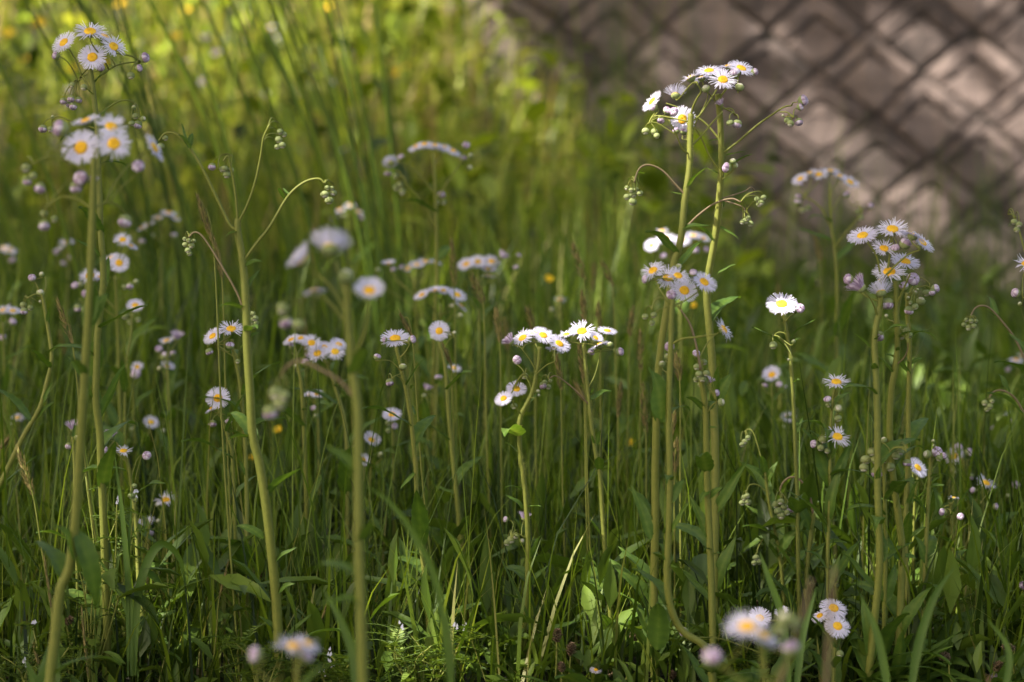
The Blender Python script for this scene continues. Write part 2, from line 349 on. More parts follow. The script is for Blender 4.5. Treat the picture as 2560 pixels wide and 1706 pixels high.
def grass(name, n, y0, y1, h0, h1, w0, w1, mat, keep=None, pad=.35, lean=.18, seed_tilt=0, power=1, rmul=1.0, parts=None):
    V, Q, T, RR, off = [], [], [], [], 0
    for (n, y0, y1, h0, h1, w0, w1, keep, pad, lean, power, rmul) in (parts or [(n, y0, y1, h0, h1, w0, w1, keep, pad, lean, power, rmul)]):
        x, y = wedge(n, y0, y1, pad, power=power)
        if keep is not None:
            k = keep(x, y); x, y = x[k], y[k]
        m = len(x)
        pos = np.stack([x, y, terrain(x, y) - .005], -1)
        clump = vnoise(x * 5, y * 5, 21)
        L = rng.uniform(h0, h1, m) * (.65 + .6 * clump) * (1 - .5 * ss((x / y - .03) / .12) * (y > 2.7))
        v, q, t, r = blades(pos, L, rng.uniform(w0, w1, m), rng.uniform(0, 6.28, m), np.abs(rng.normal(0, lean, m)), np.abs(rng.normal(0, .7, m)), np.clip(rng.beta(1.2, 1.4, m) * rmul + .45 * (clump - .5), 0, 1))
        V.append(v); Q.append(q + off); T.append(t + off); RR.append(r); off += len(v)
    o = mesh_obj(name, np.concatenate(V), np.concatenate(Q), np.concatenate(T), mat, np.concatenate(RR))
    return o
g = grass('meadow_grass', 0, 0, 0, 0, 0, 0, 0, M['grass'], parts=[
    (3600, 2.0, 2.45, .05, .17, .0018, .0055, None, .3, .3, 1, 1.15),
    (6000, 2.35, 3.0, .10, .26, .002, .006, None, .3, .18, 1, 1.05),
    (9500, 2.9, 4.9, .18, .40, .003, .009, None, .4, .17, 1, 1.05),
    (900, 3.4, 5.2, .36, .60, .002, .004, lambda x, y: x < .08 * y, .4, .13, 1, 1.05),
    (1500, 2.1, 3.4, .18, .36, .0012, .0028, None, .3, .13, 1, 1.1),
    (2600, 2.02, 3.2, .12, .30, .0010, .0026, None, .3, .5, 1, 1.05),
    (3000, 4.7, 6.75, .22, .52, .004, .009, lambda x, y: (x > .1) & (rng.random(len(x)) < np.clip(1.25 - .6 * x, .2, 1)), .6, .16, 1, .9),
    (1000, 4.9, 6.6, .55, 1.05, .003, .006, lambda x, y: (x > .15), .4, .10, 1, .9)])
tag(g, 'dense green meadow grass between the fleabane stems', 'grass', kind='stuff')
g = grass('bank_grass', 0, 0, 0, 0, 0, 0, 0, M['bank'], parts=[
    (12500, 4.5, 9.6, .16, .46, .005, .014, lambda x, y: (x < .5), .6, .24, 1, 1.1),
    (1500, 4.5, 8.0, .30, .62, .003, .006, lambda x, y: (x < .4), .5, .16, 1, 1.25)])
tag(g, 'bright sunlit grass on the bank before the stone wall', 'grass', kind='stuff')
def tall_stalks():
    mb = MB(); rd = random.Random(5)
    for k in range(125):
        y = rd.uniform(3.0, 5.6); x = -.04 * y - rd.random() ** 1.3 * (.19 * y + .25); z = float(terrain(x, y)); H = rd.uniform(.55, 1.05); ln = -rd.uniform(.08, .55) * (.5 + min(1, -x)); bl = rd.uniform(-.1, .1)
        tube(mb, smooth_line([(x, y, z - .01), (x + ln * H * .3, y + bl * .3, z + H * .5), (x + ln * H * .95, y + bl, z + H)], 4), rd.uniform(.0025, .0055), .0010, 5, 0, rd.uniform(.1, .7))
    tag(mb.obj('tall_rushes', M['grass']), 'tall dark rush stalks leaning left at the left edge', 'rushes', kind='stuff')
tall_stalks()
def leaf_scatter(name, parts, mat, label, cat, up=0.0):
    """small pointed leaves spread through a layer of growth"""
    V, RR = [], []
    for (n, y0, y1, z0, z1, l0, l1, asp, keep, pad) in parts:
        x, y = wedge(n, y0, y1, pad)
        if keep is not None:
            k = keep(x, y); x, y = x[k], y[k]
        n = len(x)
        C = np.stack([x, y, terrain(x, y) + rng.uniform(z0, z1, n) * (.5 + vnoise(x * 6, y * 6, 4))], -1)
        az = rng.uniform(0, 6.28, n); el = rng.normal(.3, .5, n) + up
        a = np.stack([np.cos(az) * np.cos(el), np.sin(az) * np.cos(el), np.sin(el)], -1)
        s = np.stack([-np.sin(az), np.cos(az), rng.normal(0, .3, n)], -1); nn = np.cross(a, s)
        L = rng.uniform(l0, l1, n)[:, None]; W = L * asp * rng.uniform(.7, 1.2, n)[:, None]
        V.append(np.stack([C, C + a * L * .4 + s * W + nn * W * .25, C + a * L * .42, C + a * L * .4 - s * W + nn * W * .25, C + a * L - nn * L * .12,
                           C + a * L * .75 + s * W * .6 + nn * W * .1, C + a * L * .75 - s * W * .6 + nn * W * .1], 1))
        RR.append(np.clip(rng.beta(2, 2, n), 0, 1))
    V = np.concatenate(V); n = len(V); b = (np.arange(n) * 7)[:, None]
    q = np.concatenate([b + np.array(f) for f in ([2, 5, 1, 0], [0, 3, 6, 2])]); t = np.concatenate([b + np.array(f) for f in ([2, 4, 5], [2, 6, 4])])
    tag(mesh_obj(name, V.reshape(-1, 3), q, t, mat, np.repeat(np.concatenate(RR), 7)), label, cat, kind='stuff')
leaf_scatter('ground_cover', [(4200, 1.98, 2.8, 0, .04, .014, .04, .17, None, .3), (1700, 2.02, 2.7, 0, .10, .035, .075, .13, None, .3), (5000, 2.5, 4.5, .02, .18, .025, .065, .15, None, .4)], M['cover'],
             'low leafy ground cover under the meadow flowers', 'ground cover', .45)
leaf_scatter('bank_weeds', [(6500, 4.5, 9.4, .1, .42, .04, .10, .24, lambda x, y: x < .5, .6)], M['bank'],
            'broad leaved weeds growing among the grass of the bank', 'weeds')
def clover():
    mb = MB(); n = 420
    x, y = wedge(n, 1.98, 2.8, .3)
    k = vnoise(x * 3, y * 3, 9) > .42; x, y = x[k], y[k]
    a = np.linspace(0, 2 * math.pi, 9)[:-1]
    leaf = np.stack([.5 + .5 * np.cos(a), .42 * np.sin(a), .06 * np.cos(2 * a)], -1)
    for i in range(len(x)):
        z = random.uniform(.02, .075); c = np.array([x[i], y[i], terrain(x[i], y[i])]); s = random.uniform(.007, .012); a0 = random.uniform(0, 6.28)
        top = c + np.array([random.uniform(-.012, .012), random.uniform(-.012, .012), z]); rr = random.random()
        tl = np.array([random.gauss(0, .3), random.gauss(-.3, .25), 1]); tl /= np.linalg.norm(tl)
        e1 = np.cross(tl, [0, 1, .2]); e1 /= np.linalg.norm(e1); e2 = np.cross(tl, e1)
        for j in range(3):
            b = a0 + j * 2.094; d1 = math.cos(b) * e1 + math.sin(b) * e2; d2 = -math.sin(b) * e1 + math.cos(b) * e2
            P = top + s * (leaf[:, :1] * d1 + leaf[:, 1:2] * d2 + leaf[:, 2:] * tl)
            mb.add(P, [(0, 1, 2, 3), (0, 3, 4, 7), (4, 5, 6, 7)][:0] or [(0, 1, 2, 3), (3, 4, 5, 0), (0, 5, 6, 7)], (), rr)
        mb.add([c + np.array([-.0006, 0, 0]), c + np.array([.0006, 0, 0]), top + np.array([.0005, 0, 0]), top - np.array([.0005, 0, 0])], [(0, 1, 2, 3)], (), rr)
    tag(mb.obj('clover_patch', M['cover']), 'patch of dark green clover leaves low on the ground', 'clover', kind='stuff')
clover()
def litter():
    mb = MB()
    x, y = wedge(260, 1.8, 3.2, .2)
    for i in range(len(x)):
        c = np.array([x[i], y[i], terrain(x[i], y[i]) + random.uniform(.003, .012)]); a = random.uniform(0, 6.28); L = random.uniform(.012, .035)
        d = np.array([math.cos(a), math.sin(a), random.uniform(-.1, .4)]) * L; s = np.array([-math.sin(a), math.cos(a), random.uniform(-.3, .3)]) * L * .22
        mb.add([c - d, c + s, c + d, c - s + np.array([0, 0, .003])], [(0, 1, 2, 3)], (), random.random())
    tag(mb.obj('leaf_litter', M['dry']), 'dry brown leaf litter lying on the soil', 'leaf litter', kind='stuff')
litter()

# ------------------------------------------------------------------ fleabane pieces (unit size)
def ray_mesh(name, n, e0, e1, len0, len1, mat, rin=.15, seed=0, gap=0., wd=.027, jit=.12):
    rs = np.random.RandomState(seed); mb = MB()
    for i in range(n):
        a = 2 * math.pi * i / n + rs.normal(0, .04)
        if gap and math.sin(a * 2 + seed) > 1 - gap and rs.rand() < .7: continue
        L = rs.uniform(len0, len1); th0 = e0 + rs.normal(0, jit); th1 = e1 + rs.normal(0, jit * 1.6); sw = rs.normal(0, .18)
        r, z = rin * rs.uniform(.8, 1.05), rs.uniform(-.012, .012); rows = []
        for k in range(4):
            t = k / 3; ww = wd * (.7, 1.05, 1.0, .45)[k] / 2; aa = a + sw * t * t * .5
            c = np.array([r * math.cos(aa), r * math.sin(aa), z]); s = np.array([-math.sin(aa), math.cos(aa), rs.normal(0, .15)]) * ww
            rows += [c - s, c + s]
            th = th0 + (th1 - th0) * t; r += math.cos(th) * L / 3; z += math.sin(th) * L / 3
        mb.add(rows, [(0, 1, 3, 2), (2, 3, 5, 4), (4, 5, 7, 6)], (), rs.rand())
    return mb.mesh(name, mat)
def lathe(mb, prof, sides=16, bump=0, rs=None, r=.5):
    V = []; n = len(prof)
    for (rad, z) in prof:
        for j in range(sides):
            a = 2 * math.pi * j / sides; k = 1 + (rs.uniform(-bump, bump) if rs is not None and bump else 0)
            V.append((rad * k * math.cos(a), rad * k * math.sin(a), z + (rs.uniform(-bump, bump) * .12 if rs is not None and bump else 0)))
    q = [(i * sides + j, i * sides + (j + 1) % sides, (i + 1) * sides + (j + 1) % sides, (i + 1) * sides + j) for i in range(n - 1) for j in range(sides)]
    mb.add(V, q, (), r if np.isscalar(r) else np.repeat(r, sides))
def disc_mesh(seed):
    rs = np.random.RandomState(seed); mb = MB()
    lathe(mb, [(.175, -.03), (.18, .0), (.168, .035), (.135, .06), (.09, .075), (.05, .072), (.012, .062)], 20, .07, rs)
    for k in range(70):                                             # tiny florets
        rr = .165 * math.sqrt(rs.rand()); a = rs.uniform(0, 6.28); z = .072 - 1.5 * rr * rr + .012
        c = np.array([rr * math.cos(a), rr * math.sin(a), z]); s = .013
        mb.add([c + (s, 0, 0), c + (0, s, 0), c + (-s, 0, 0), c + (0, -s, 0), c + (0, 0, .022)], (), [(0, 1, 4), (1, 2, 4), (2, 3, 4), (3, 0, 4)], rs.rand())
    return mb.mesh('disc', M['disc'])
def cup_mesh(seed):
    rs = np.random.RandomState(seed); mb = MB()
    lathe(mb, [(.035, -.17), (.09, -.155), (.155, -.11), (.185, -.05), (.19, -.012), (.12, -.02)], 18, .05, rs, np.array([.5, .5, .5, .6, .7, .5]))
    for k in range(36):
        a = 2 * math.pi * k / 36; d = np.array([math.cos(a), math.sin(a), 0]); s = np.array([-d[1], d[0], 0]) * .014; zt = rs.uniform(-.01, .035)
        mb.add([d * .15 - s + (0, 0, -.12), d * .15 + s + (0, 0, -.12), d * .2 + (0, 0, zt)], (), [(0, 1, 2)], rs.rand())
    return mb.mesh('flower_head', M['calyx'])
def bud_meshes(seed, green):
    rs = np.random.RandomState(seed); mb = MB()
    top = .30 if green else .06
    pr = [(.07, -.5), (.26, -.46), (.42, -.30), (.495, -.08), (.48, top * .6), (.36 if green else .46, top), (.2, top)]
    lathe(mb, pr, 18, .03, rs, np.linspace(.3, .8, len(pr)))
    for k in range(44):                                             # bracts and short hairs
        a = 2 * math.pi * k / 44 + rs.normal(0, .05); d = np.array([math.cos(a), math.sin(a), 0]); s = np.array([-d[1], d[0], 0]) * .035
        zb = rs.uniform(-.42, -.1); rb = np.interp(zb, [p[1] for p in pr[:5]], [p[0] for p in pr[:5]])
        mb.add([d * rb - s + (0, 0, zb), d * rb + s + (0, 0, zb), d * (rb + .03 + .05 * rs.rand()) + (0, 0, zb + .28)], (), [(0, 1, 2)], rs.rand())
    cal = mb.mesh('bud', M['calyx'])
    mt = MB(); n = 20
    for k in range(n):                                              # closed florets folding over the middle
        a = 2 * math.pi * k / n; w_ = .085; rows = []
        jl = rs.uniform(-.04, .06)
        prof = [(.45, .0), (.50, .16), (.42, .34 + jl), (.26, .46 + jl), (.07, .44)] if not green else [(.33, .26), (.28, .38), (.19, .44), (.1, .46), (.02, .45)]
        for (rr, z) in prof:
            rr *= 1 + rs.normal(0, .03); d = np.array([math.cos(a), math.sin(a), 0]); s = np.array([-d[1], d[0], 0]) * (rr * .17 + .012)
            rows += [d * rr - s + (0, 0, z), d * (rr) + s + (0, 0, z + .015)]
        mt.add(rows, [(2 * i, 2 * i + 1, 2 * i + 3, 2 * i + 2) for i in range(4)], (), rs.rand())
    return cal, mt.mesh('petal_tip', M['pale'] if green else M['lilac'])
RAYS = {
    'open': [ray_mesh('petals', 150, .12, .0, .33, .38, M['petal'], seed=s) for s in (1, 2, 3, 4)] + [ray_mesh('petals', 96, .2, -.1, .27, .40, M['petal'], seed=s, jit=.2, gap=.15) for s in (31, 32, 33)],
    'cup': [ray_mesh('petals', 145, .55, .25, .33, .38, M['petal'], seed=s) for s in (5, 6, 7)],
    'droop': [ray_mesh('petals', 145, .05, -.55, .33, .39, M['petal'], seed=s) for s in (8, 9, 10)],
    'ragged': [ray_mesh('petals', 70, .25, -.1, .24, .40, M['petal'], seed=s, gap=.35, jit=.28) for s in (11, 12, 13)],
    'half': [ray_mesh('petals', 110, 1.05, .8, .42, .54, M['lilac'], rin=.17, seed=s, jit=.16) for s in (14, 15, 16)],
    'up': [ray_mesh('petals', 100, .75, .6, .36, .42, M['petal'], rin=.16, seed=s, jit=.14) for s in (17, 18)],
}
DISC = [disc_mesh(s) for s in (1, 2, 3)]; CUP = [cup_mesh(s) for s in (1, 2)]
PINK = [bud_meshes(s, False) for s in (1, 2, 3)]; GREEN = [bud_meshes(s, True) for s in (4, 5, 6)]
def leaf_mesh(seed, arch, wid, fold=.25, twist=0., tooth=.06):
    rs = np.random.RandomState(seed); n = 14; rows = []; p = np.zeros(3); th = .12
    for k in range(n + 1):
        t = k / n; w_ = wid * (math.sin(math.pi * t ** .72) ** .85 * .92 + .28 * (1 - t) ** 3) * (1 + (tooth * (1 if k % 2 else -1) if .15 < t < .9 else 0))
        tw = twist * t
        for s in (-1, -.5, 0, .5, 1):
            y = s * w_ / 2; z = abs(s) * fold * w_ / 2 + .02 * math.sin(9 * t + 3 * s + seed) * abs(s) * (wid / .2)
            rows.append(p + np.array([-math.sin(th) * z, y * math.cos(tw) - z * math.sin(tw), math.cos(th) * (z * math.cos(tw) + y * math.sin(tw))]))
        th -= arch / n * (.4 + 1.2 * t); p = p + np.array([math.cos(th), 0, math.sin(th)]) / n
    q = [(i * 5 + j, i * 5 + j + 1, (i + 1) * 5 + j + 1, (i + 1) * 5 + j) for i in range(n) for j in range(4)]
    mb = MB(); r = .42 + np.tile([.0, -.02, .30, -.02, .0], n + 1) + np.repeat(np.where(np.arange(n + 1) % 2 == 0, .07, -.07), 5) + rs.normal(0, .04, 5 * (n + 1)); mb.add(rows, q, (), r)
    return mb.mesh('leaf', M['leaf'])
LEAF = [leaf_mesh(1, .5, .20), leaf_mesh(2, 1.0, .24, .3, .3), leaf_mesh(3, 1.5, .22, .2, -.5), leaf_mesh(4, .2, .17, .45, .2), leaf_mesh(5, .8, .30, .2, .5)]
def aim(d, up=(0, 0, 1)):
    x = Vector(d).normalized(); z = Vector(up); y = z.cross(x)
    if y.length < 1e-3: y = Vector((0, 1, 0))
    y.normalize(); z = x.cross(y)
    return Matrix((x, y, z)).transposed().to_quaternion()

# ------------------------------------------------------------------ a fleabane plant from its traced stem
GRP = 'fleabane plants flowering in the meadow'
NPL = [0]
def P(label, d, stem, wpx, heads=(), buds=(), br=(), leaves=(), nl=None, lsize=1.0, brown=(), name='fleabane_plant', cat='wildflower', group=GRP, toground=True):
    NPL[0] += 1; rd = random.Random(NPL[0] * 31 + 5)
    # stem is given from the top down; carry it on to the ground
    S = [at(u, v, d) for (u, v) in stem]
    S = [p for i, p in enumerate(S) if p.z > -.004 or i < 2]
    if toground and S[-1].z > .004:
        dx = (S[-1] - S[-2]); k = S[-1].z
        sl_ = max(-.25, min(.25, dx.x / min(-1e-3, dx.z) if dx.z < 0 else 0))
        gp = Vector((S[-1].x - sl_ * k * .8, d, 0)); S.append(S[-1].lerp(gp, .5)); gp.z = terrain(gp.x, gp.y) - .004; S.append(gp)
    base = S[-1].copy(); base.z = max(base.z, 0.0)
    root = empty(name, base, label, cat, group)
    rel = lambda p: np.array(p - base)
    mb = MB(); kw = 1.0 if d < 2.45 else .72; w0, w1 = px(wpx[0], d) / 2 * kw, px(wpx[1], d) / 2 * kw
    # soft sway in depth
    ph = rd.uniform(0, 6); amp = .012 * d / 2
    main = smooth_line([rel(p) for p in S], 6); main = main[::-1]
    main = [m + np.array([0, amp * math.sin(ph + 9 * m[2]) - amp * math.sin(ph), 0]) for m in main]
    tube(mb, main, w0, w1, 16 if w0 > .0025 else 8, .11 if w0 > .0025 else .06)
    lines = [(main, w0, w1)]
    bm = MB()
    for (poly, wp, isb) in [(b[0], b[1], False) for b in br] + [(b[0], b[1], True) for b in brown]:
        q0 = at(*poly[0], d); q0r = rel(q0)
        j = min(range(len(main)), key=lambda i: (main[i][0] - q0r[0]) ** 2 + (main[i][2] - q0r[2]) ** 2)
        dj = main[j] - q0r
        near = math.hypot(dj[0], dj[2]) < .025
        pts = [rel(at(u, v, d)) for (u, v) in poly]; off = rd.uniform(-.02, .02)
        pts = [p + np.array([0, (main[j][1] if near else 0) + off * (i / max(1, len(pts) - 1)), 0]) for i, p in enumerate(pts)]
        if near: pts[0] = main[j].copy()
        ln = smooth_line(pts, 6); r_ = px(wp, d) / 2 * .85
        tube(bm if isb else mb, ln, r_ * 1.15, r_ * .75, 7)
        lines.append((ln, r_, r_ * .75))
    def attach(pt, size, droop):
        best, bc = None, 1e9
        for li, (ln, a, b) in enumerate(lines):
            if li and np.linalg.norm(ln[-1] - pt) < px(95, d):
                c = np.linalg.norm(ln[-1] - pt) * .35
                if c < bc: bc, best = c, ln[-1]
            for p in ln[len(ln) // 3:] if li == 0 else ln[2:]:
                dx = abs(p[0] - pt[0]); dz = pt[2] - p[2]
                c = abs(dz - (.9 * dx + .5 * size)) + .55 * dx + .02
                if droop: c = abs(dz + .1 * dx) + .6 * dx + .01
                if c < bc: bc, best = c, p
        return best
    def pedicel(p1, n, size, wp):
        n = np.array(Vector(n).normalized())
        p0 = attach(p1, size, n[2] < -.2); D = np.linalg.norm(p1 - p0)
        if D < 1e-4: return
        t0 = np.array([(p1[0] - p0[0]) * .5, (p1[1] - p0[1]) * .5, abs(D) * .9]); t1 = n * D * .9
        pts = []
        for k in range(9):
            t = k / 8; h = (2 * t ** 3 - 3 * t * t + 1, t ** 3 - 2 * t * t + t, -2 * t ** 3 + 3 * t * t, t ** 3 - t * t)
            pts.append(h[0] * p0 + h[1] * t0 + h[2] * p1 + h[3] * t1)
        tube(mb, pts, px(wp, d) / 2 * 1.1, px(wp, d) / 2 * .8, 6)
    pw = max(2.6, .055 * max([h[2] for h in heads] + [50])) if heads or buds else 3
    pw = min(pw, wpx[1] * .8 + 1)
    for h in heads:
        u, v, size, tx, tc = h[:5]; kind = h[5] if len(h) > 5 else rd.choice(['open', 'open', 'ragged', 'cup', 'droop'])
        tz = h[6] if len(h) > 6 else 1.0
        s = px(size, d) * 1.12 * rd.uniform(.92, 1.06); n = Vector((tx, -tc, tz)).normalized()
        c = at(u, v, d + rd.uniform(-.018, .018)); cr = rel(c)
        hd = place('flower_head', rd.choice(CUP), cr, rot_to(n, rd.uniform(0, 6.28)), s, root)
        place('petals', rd.choice(RAYS[kind]), (0, 0, 0), Quaternion(), 1.0, hd)
        if kind != 'half' : place('disc', rd.choice(DISC), (0, 0, 0), Quaternion((0, 0, 1), rd.uniform(0, 6)), 1.0, hd)
        pedicel(cr - np.array(n) * .165 * s, n, s, pw)
    for b in buds:
        u, v, size, kind = b[:4]
        n = {'d': (rd.uniform(-.35, .35), rd.uniform(-.7, .0), -1), 'l': (-1, -.4, .3), 'r': (1, -.4, .3), 'c': (rd.uniform(-.4, .4), -1, .4)}.get(kind[1:2], (rd.uniform(-.5, .5), rd.uniform(-.8, .1), .8))
        n = Vector(n).normalized(); s = px(size, d); c = rel(at(u, v, d + rd.uniform(-.008, .008)))
        cal, tip = rd.choice(GREEN if kind[0] == 'g' else PINK)
        bo = place('bud', cal, c, rot_to(n, rd.uniform(0, 6)), (s, s, s * rd.uniform(.8, .95)), root); place('petal_tip', tip, (0, 0, 0), Quaternion(), 1.0, bo)
        pedicel(c - np.array(n) * .48 * s, n, s, pw * .75)
    # leaves
    ztop = main[-1][2]
    if nl is None: nl = max(3, int(ztop / .055))
    if d < 2.45: nl = int(nl * 1.4) + 2
    for k in range(nl):
        t = (k + rd.uniform(.1, .9)) / nl * .86 + .02
        i = min(len(main) - 2, int(t * (len(main) - 1))); p = main[i]
        a = k * 2.4 + rd.uniform(-.4, .4); el = rd.uniform(.35, 1.1)
        L = lsize * (.022 + .060 * (1 - t) ** 1.0) * rd.uniform(.7, 1.2) * d / 2.05
        place('leaf', rd.choice(LEAF), p, aim((math.cos(a) * math.cos(el), math.sin(a) * math.cos(el), math.sin(el)), (0, 0, 1)), L, root)
    if d < 2.45 and toground and S[-1].z < .02:
        for k in range(rd.randint(4, 7)):                           # basal and lower leaves, larger
            p = main[rd.randrange(0, max(1, len(main) // 7))]; a = rd.uniform(0, 6.28); el = rd.uniform(.25, 1.2)
            place('leaf', rd.choice(LEAF), p, aim((math.cos(a) * math.cos(el), math.sin(a) * math.cos(el), math.sin(el))), rd.uniform(.045, .085), root)
    for lf in leaves:
        u, v, u2, v2 = lf[:4]; p = rel(at(u, v, d)); e = rel(at(u2, v2, d)); kind = lf[4] if len(lf) > 4 else rd.randrange(len(LEAF))
        j = min(range(len(main)), key=lambda i: np.linalg.norm(main[i] - p))
        p = p + np.array([0, main[j][1], 0]); e = e + np.array([0, main[j][1] + rd.uniform(-.015, .015), 0])
        dv = Vector(e - p); up = (rd.uniform(-.3, .3), -.6 if rd.random() < .6 else .4, 1)
        place('leaf', LEAF[kind], p, aim(dv, up), (dv.length, dv.length * lf[5] if len(lf) > 5 else dv.length, dv.length), root)
    # fine hairs on the stems near the plane of focus
    if 1.9 < d < 2.2:
        for k in range(int(len(main) * 14)):
            i = rd.randrange(len(main) - 1); p = main[i] + (main[i + 1] - main[i]) * rd.random(); rad = w0 + (w1 - w0) * i / len(main)
            a = rd.uniform(0, 6.28); o = np.array([math.cos(a), math.sin(a), rd.uniform(-.2, .4)]); L = rd.uniform(.0009, .0025)
            s = np.array([0, 0, .00012]); mb.add([p + o * rad * .9 - s, p + o * rad * .9 + s, p + o * (rad + L)], (), [(0, 1, 2)], .8)
    mb.obj('stem', M['stem'], root)
    if bm.n: bm.obj('branch', M['brown'], root)
    return root

# ------------------------------------------------------------------ the plants, each traced at its own distance
# P(label, distance, stem from the top down, (px width at base, at top), heads (u, v, size, tilt right, tilt to camera, kind), buds, branches ...)
P('tall in-focus fleabane at upper left topped by five white daisies', 2.06,
  [(228, 170), (235, 215), (241, 262), (248, 310), (252, 400), (257, 480), (261, 570), (267, 640), (269, 700), (264, 760), (256, 832), (253, 915), (251, 992), (260, 1079), (262, 1172), (266, 1318), (268, 1500), (269, 1640)], (20, 11),
  [(225, 80, 73, .1, .55, 'open'), (160, 107, 62, -.7, 1.0, 'open'), (231, 144, 66, .1, 1.9, 'open'), (284, 117, 62, .8, 1.1, 'open'), (262, 92, 52, .5, .1, 'droop')],
  [(140, 140, 20, 'pl'), (251, 170, 20, 'pc'), (360, 145, 26, 'pr'), (347, 171, 19, 'pr'), (327, 190, 20, 'gd'), (158, 253, 17, 'pd'), (178, 247, 18, 'pd'), (197, 250, 17, 'pd'), (183, 266, 20, 'pd'), (172, 261, 15, 'pd'), (210, 219, 18, 'gd'), (181, 213, 15, 'gd'),
   (339, 291, 18, 'gd'), (358, 297, 14, 'gr'), (345, 312, 21, 'pd'), (329, 309, 16, 'gd'), (334, 269, 12, 'g'), (107, 322, 22, 'pd'), (127, 324, 17, 'gd'), (131, 293, 9, 'g')],
  [([(241, 203), (262, 182), (292, 163), (322, 156), (345, 156)], 5), ([(237, 237), (226, 222), (212, 200), (199, 190), (190, 206)], 5), ([(250, 293), (275, 268), (300, 253), (322, 252), (337, 264)], 5), ([(249, 318), (185, 304), (160, 294), (143, 292), (130, 300)], 4.5)],
  [(237, 240, 222, 222, 3), (243, 205, 268, 188, 3), (250, 296, 282, 268, 3), (266, 640, 208, 590, 0), (255, 850, 214, 1000, 4), (258, 1045, 330, 900, 3), (262, 1000, 180, 880, 0)], nl=6)
P('blurred foreground fleabane at left with two wide daisies facing the camera', 1.70,
  [(243, 395), (242, 480), (238, 570), (233, 680), (226, 800), (218, 900), (210, 1000), (198, 1154), (185, 1318), (171, 1420), (147, 1482), (134, 1590), (122, 1703)], (27, 15),
  [(203, 370, 84, -.3, 2.2, 'open'), (285, 360, 84, .5, 2.2, 'open'), (278, 318, 80, .3, .9, 'open'), (215, 303, 66, -.3, .2, 'open'), (384, 370, 72, 1.9, .2, 'open')],
  [(153, 322, 42, 'pl'), (203, 447, 38, 'pc'), (190, 468, 30, 'pd'), (233, 450, 26, 'p'), (346, 417, 31, 'pc'), (65, 421, 26, 'gd'), (68, 452, 24, 'pd'), (100, 470, 28, 'pd'), (83, 440, 20, 'gd'), (110, 563, 28, 'pd'), (110, 535, 20, 'gd'), (136, 548, 18, 'gd'), (313, 553, 34, 'pd')],
  [([(240, 520), (205, 500), (160, 492), (125, 515)], 7), ([(240, 520), (270, 505), (295, 515), (310, 535)], 7), ([(238, 440), (195, 410), (140, 390), (95, 410)], 7)],
  [(222, 820, 262, 720, 4, 1.3), (226, 810, 245, 700, 3, 2.2), (185, 1400, 165, 1300, 4, 1.5), (150, 1500, 60, 1470, 0), (190, 1330, 268, 1530, 1), (140, 1560, 160, 1480, 0)], nl=2)
P('bare budding fleabane with arching branches and drooping green bud clusters, left of centre', 2.0,
  [(600, 545), (600, 574), (608, 620), (614, 661), (619, 710), (621, 752), (624, 800), (625, 861), (632, 970), (638, 1079), (655, 1154), (671, 1263), (684, 1391), (693, 1500), (698, 1610)], (24, 15), [],
  [(402, 367, 19, 'gd'), (413, 346, 15, 'gd'), (395, 378, 13, 'gd'), (530, 417, 20, 'pd'), (556, 424, 17, 'gd'), (567, 438, 20, 'gd'), (562, 422, 17, 'gd'), (577, 426, 16, 'gd'), (700, 330, 17, 'gd'), (697, 350, 19, 'gd'), (710, 337, 15, 'gd'), (706, 364, 18, 'gd'), (693, 368, 15, 'gd'),
   (812, 487, 22, 'gd'), (833, 483, 18, 'gd'), (823, 502, 23, 'gd'), (818, 470, 14, 'gd'), (829, 471, 13, 'gd'), (472, 602, 13, 'gd'), (463, 612, 15, 'gd'), (479, 615, 16, 'gd'), (470, 627, 16, 'gd'), (484, 603, 13, 'gd'), (462, 598, 12, 'gd'), (474, 635, 14, 'gd'), (632, 785, 15, 'gd'), (638, 797, 17, 'gd'), (627, 802, 16, 'gd'), (634, 815, 17, 'gd'), (641, 808, 13, 'gd')],
  [([(600, 575), (580, 560), (545, 490), (510, 420), (485, 380), (462, 350), (440, 334), (415, 334), (399, 352)], 9), ([(601, 555), (596, 500), (590, 450), (583, 415), (577, 390), (566, 402)], 7), ([(610, 560), (625, 510), (645, 455), (660, 390), (668, 345), (684, 312)], 7), ([(618, 650), (648, 605), (680, 565), (725, 490), (765, 455), (800, 446), (817, 458)], 8), ([(545, 425), (548, 395), (562, 386), (577, 392)], 4)],
  [(482, 372, 458, 330, 4), (472, 358, 450, 305, 3), (478, 370, 484, 325, 4), (603, 575, 570, 583, 4), (614, 662, 660, 640, 4), (624, 770, 560, 745, 4, 1.2), (625, 850, 600, 870, 0), (628, 840, 655, 820, 1), (641, 1085, 575, 1078, 4), (668, 1230, 755, 1155, 0, 1.2), (662, 1340, 600, 1283, 2, 1.3), (688, 1400, 745, 1355, 0), (694, 1480, 735, 1440, 4), (700, 470, 718, 510, 3), (728, 488, 706, 470, 3), (696, 1580, 650, 1530, 1)],
  nl=2, brown=[([(626, 790), (600, 730), (560, 660), (525, 605), (505, 582), (490, 580), (478, 592)], 6)])
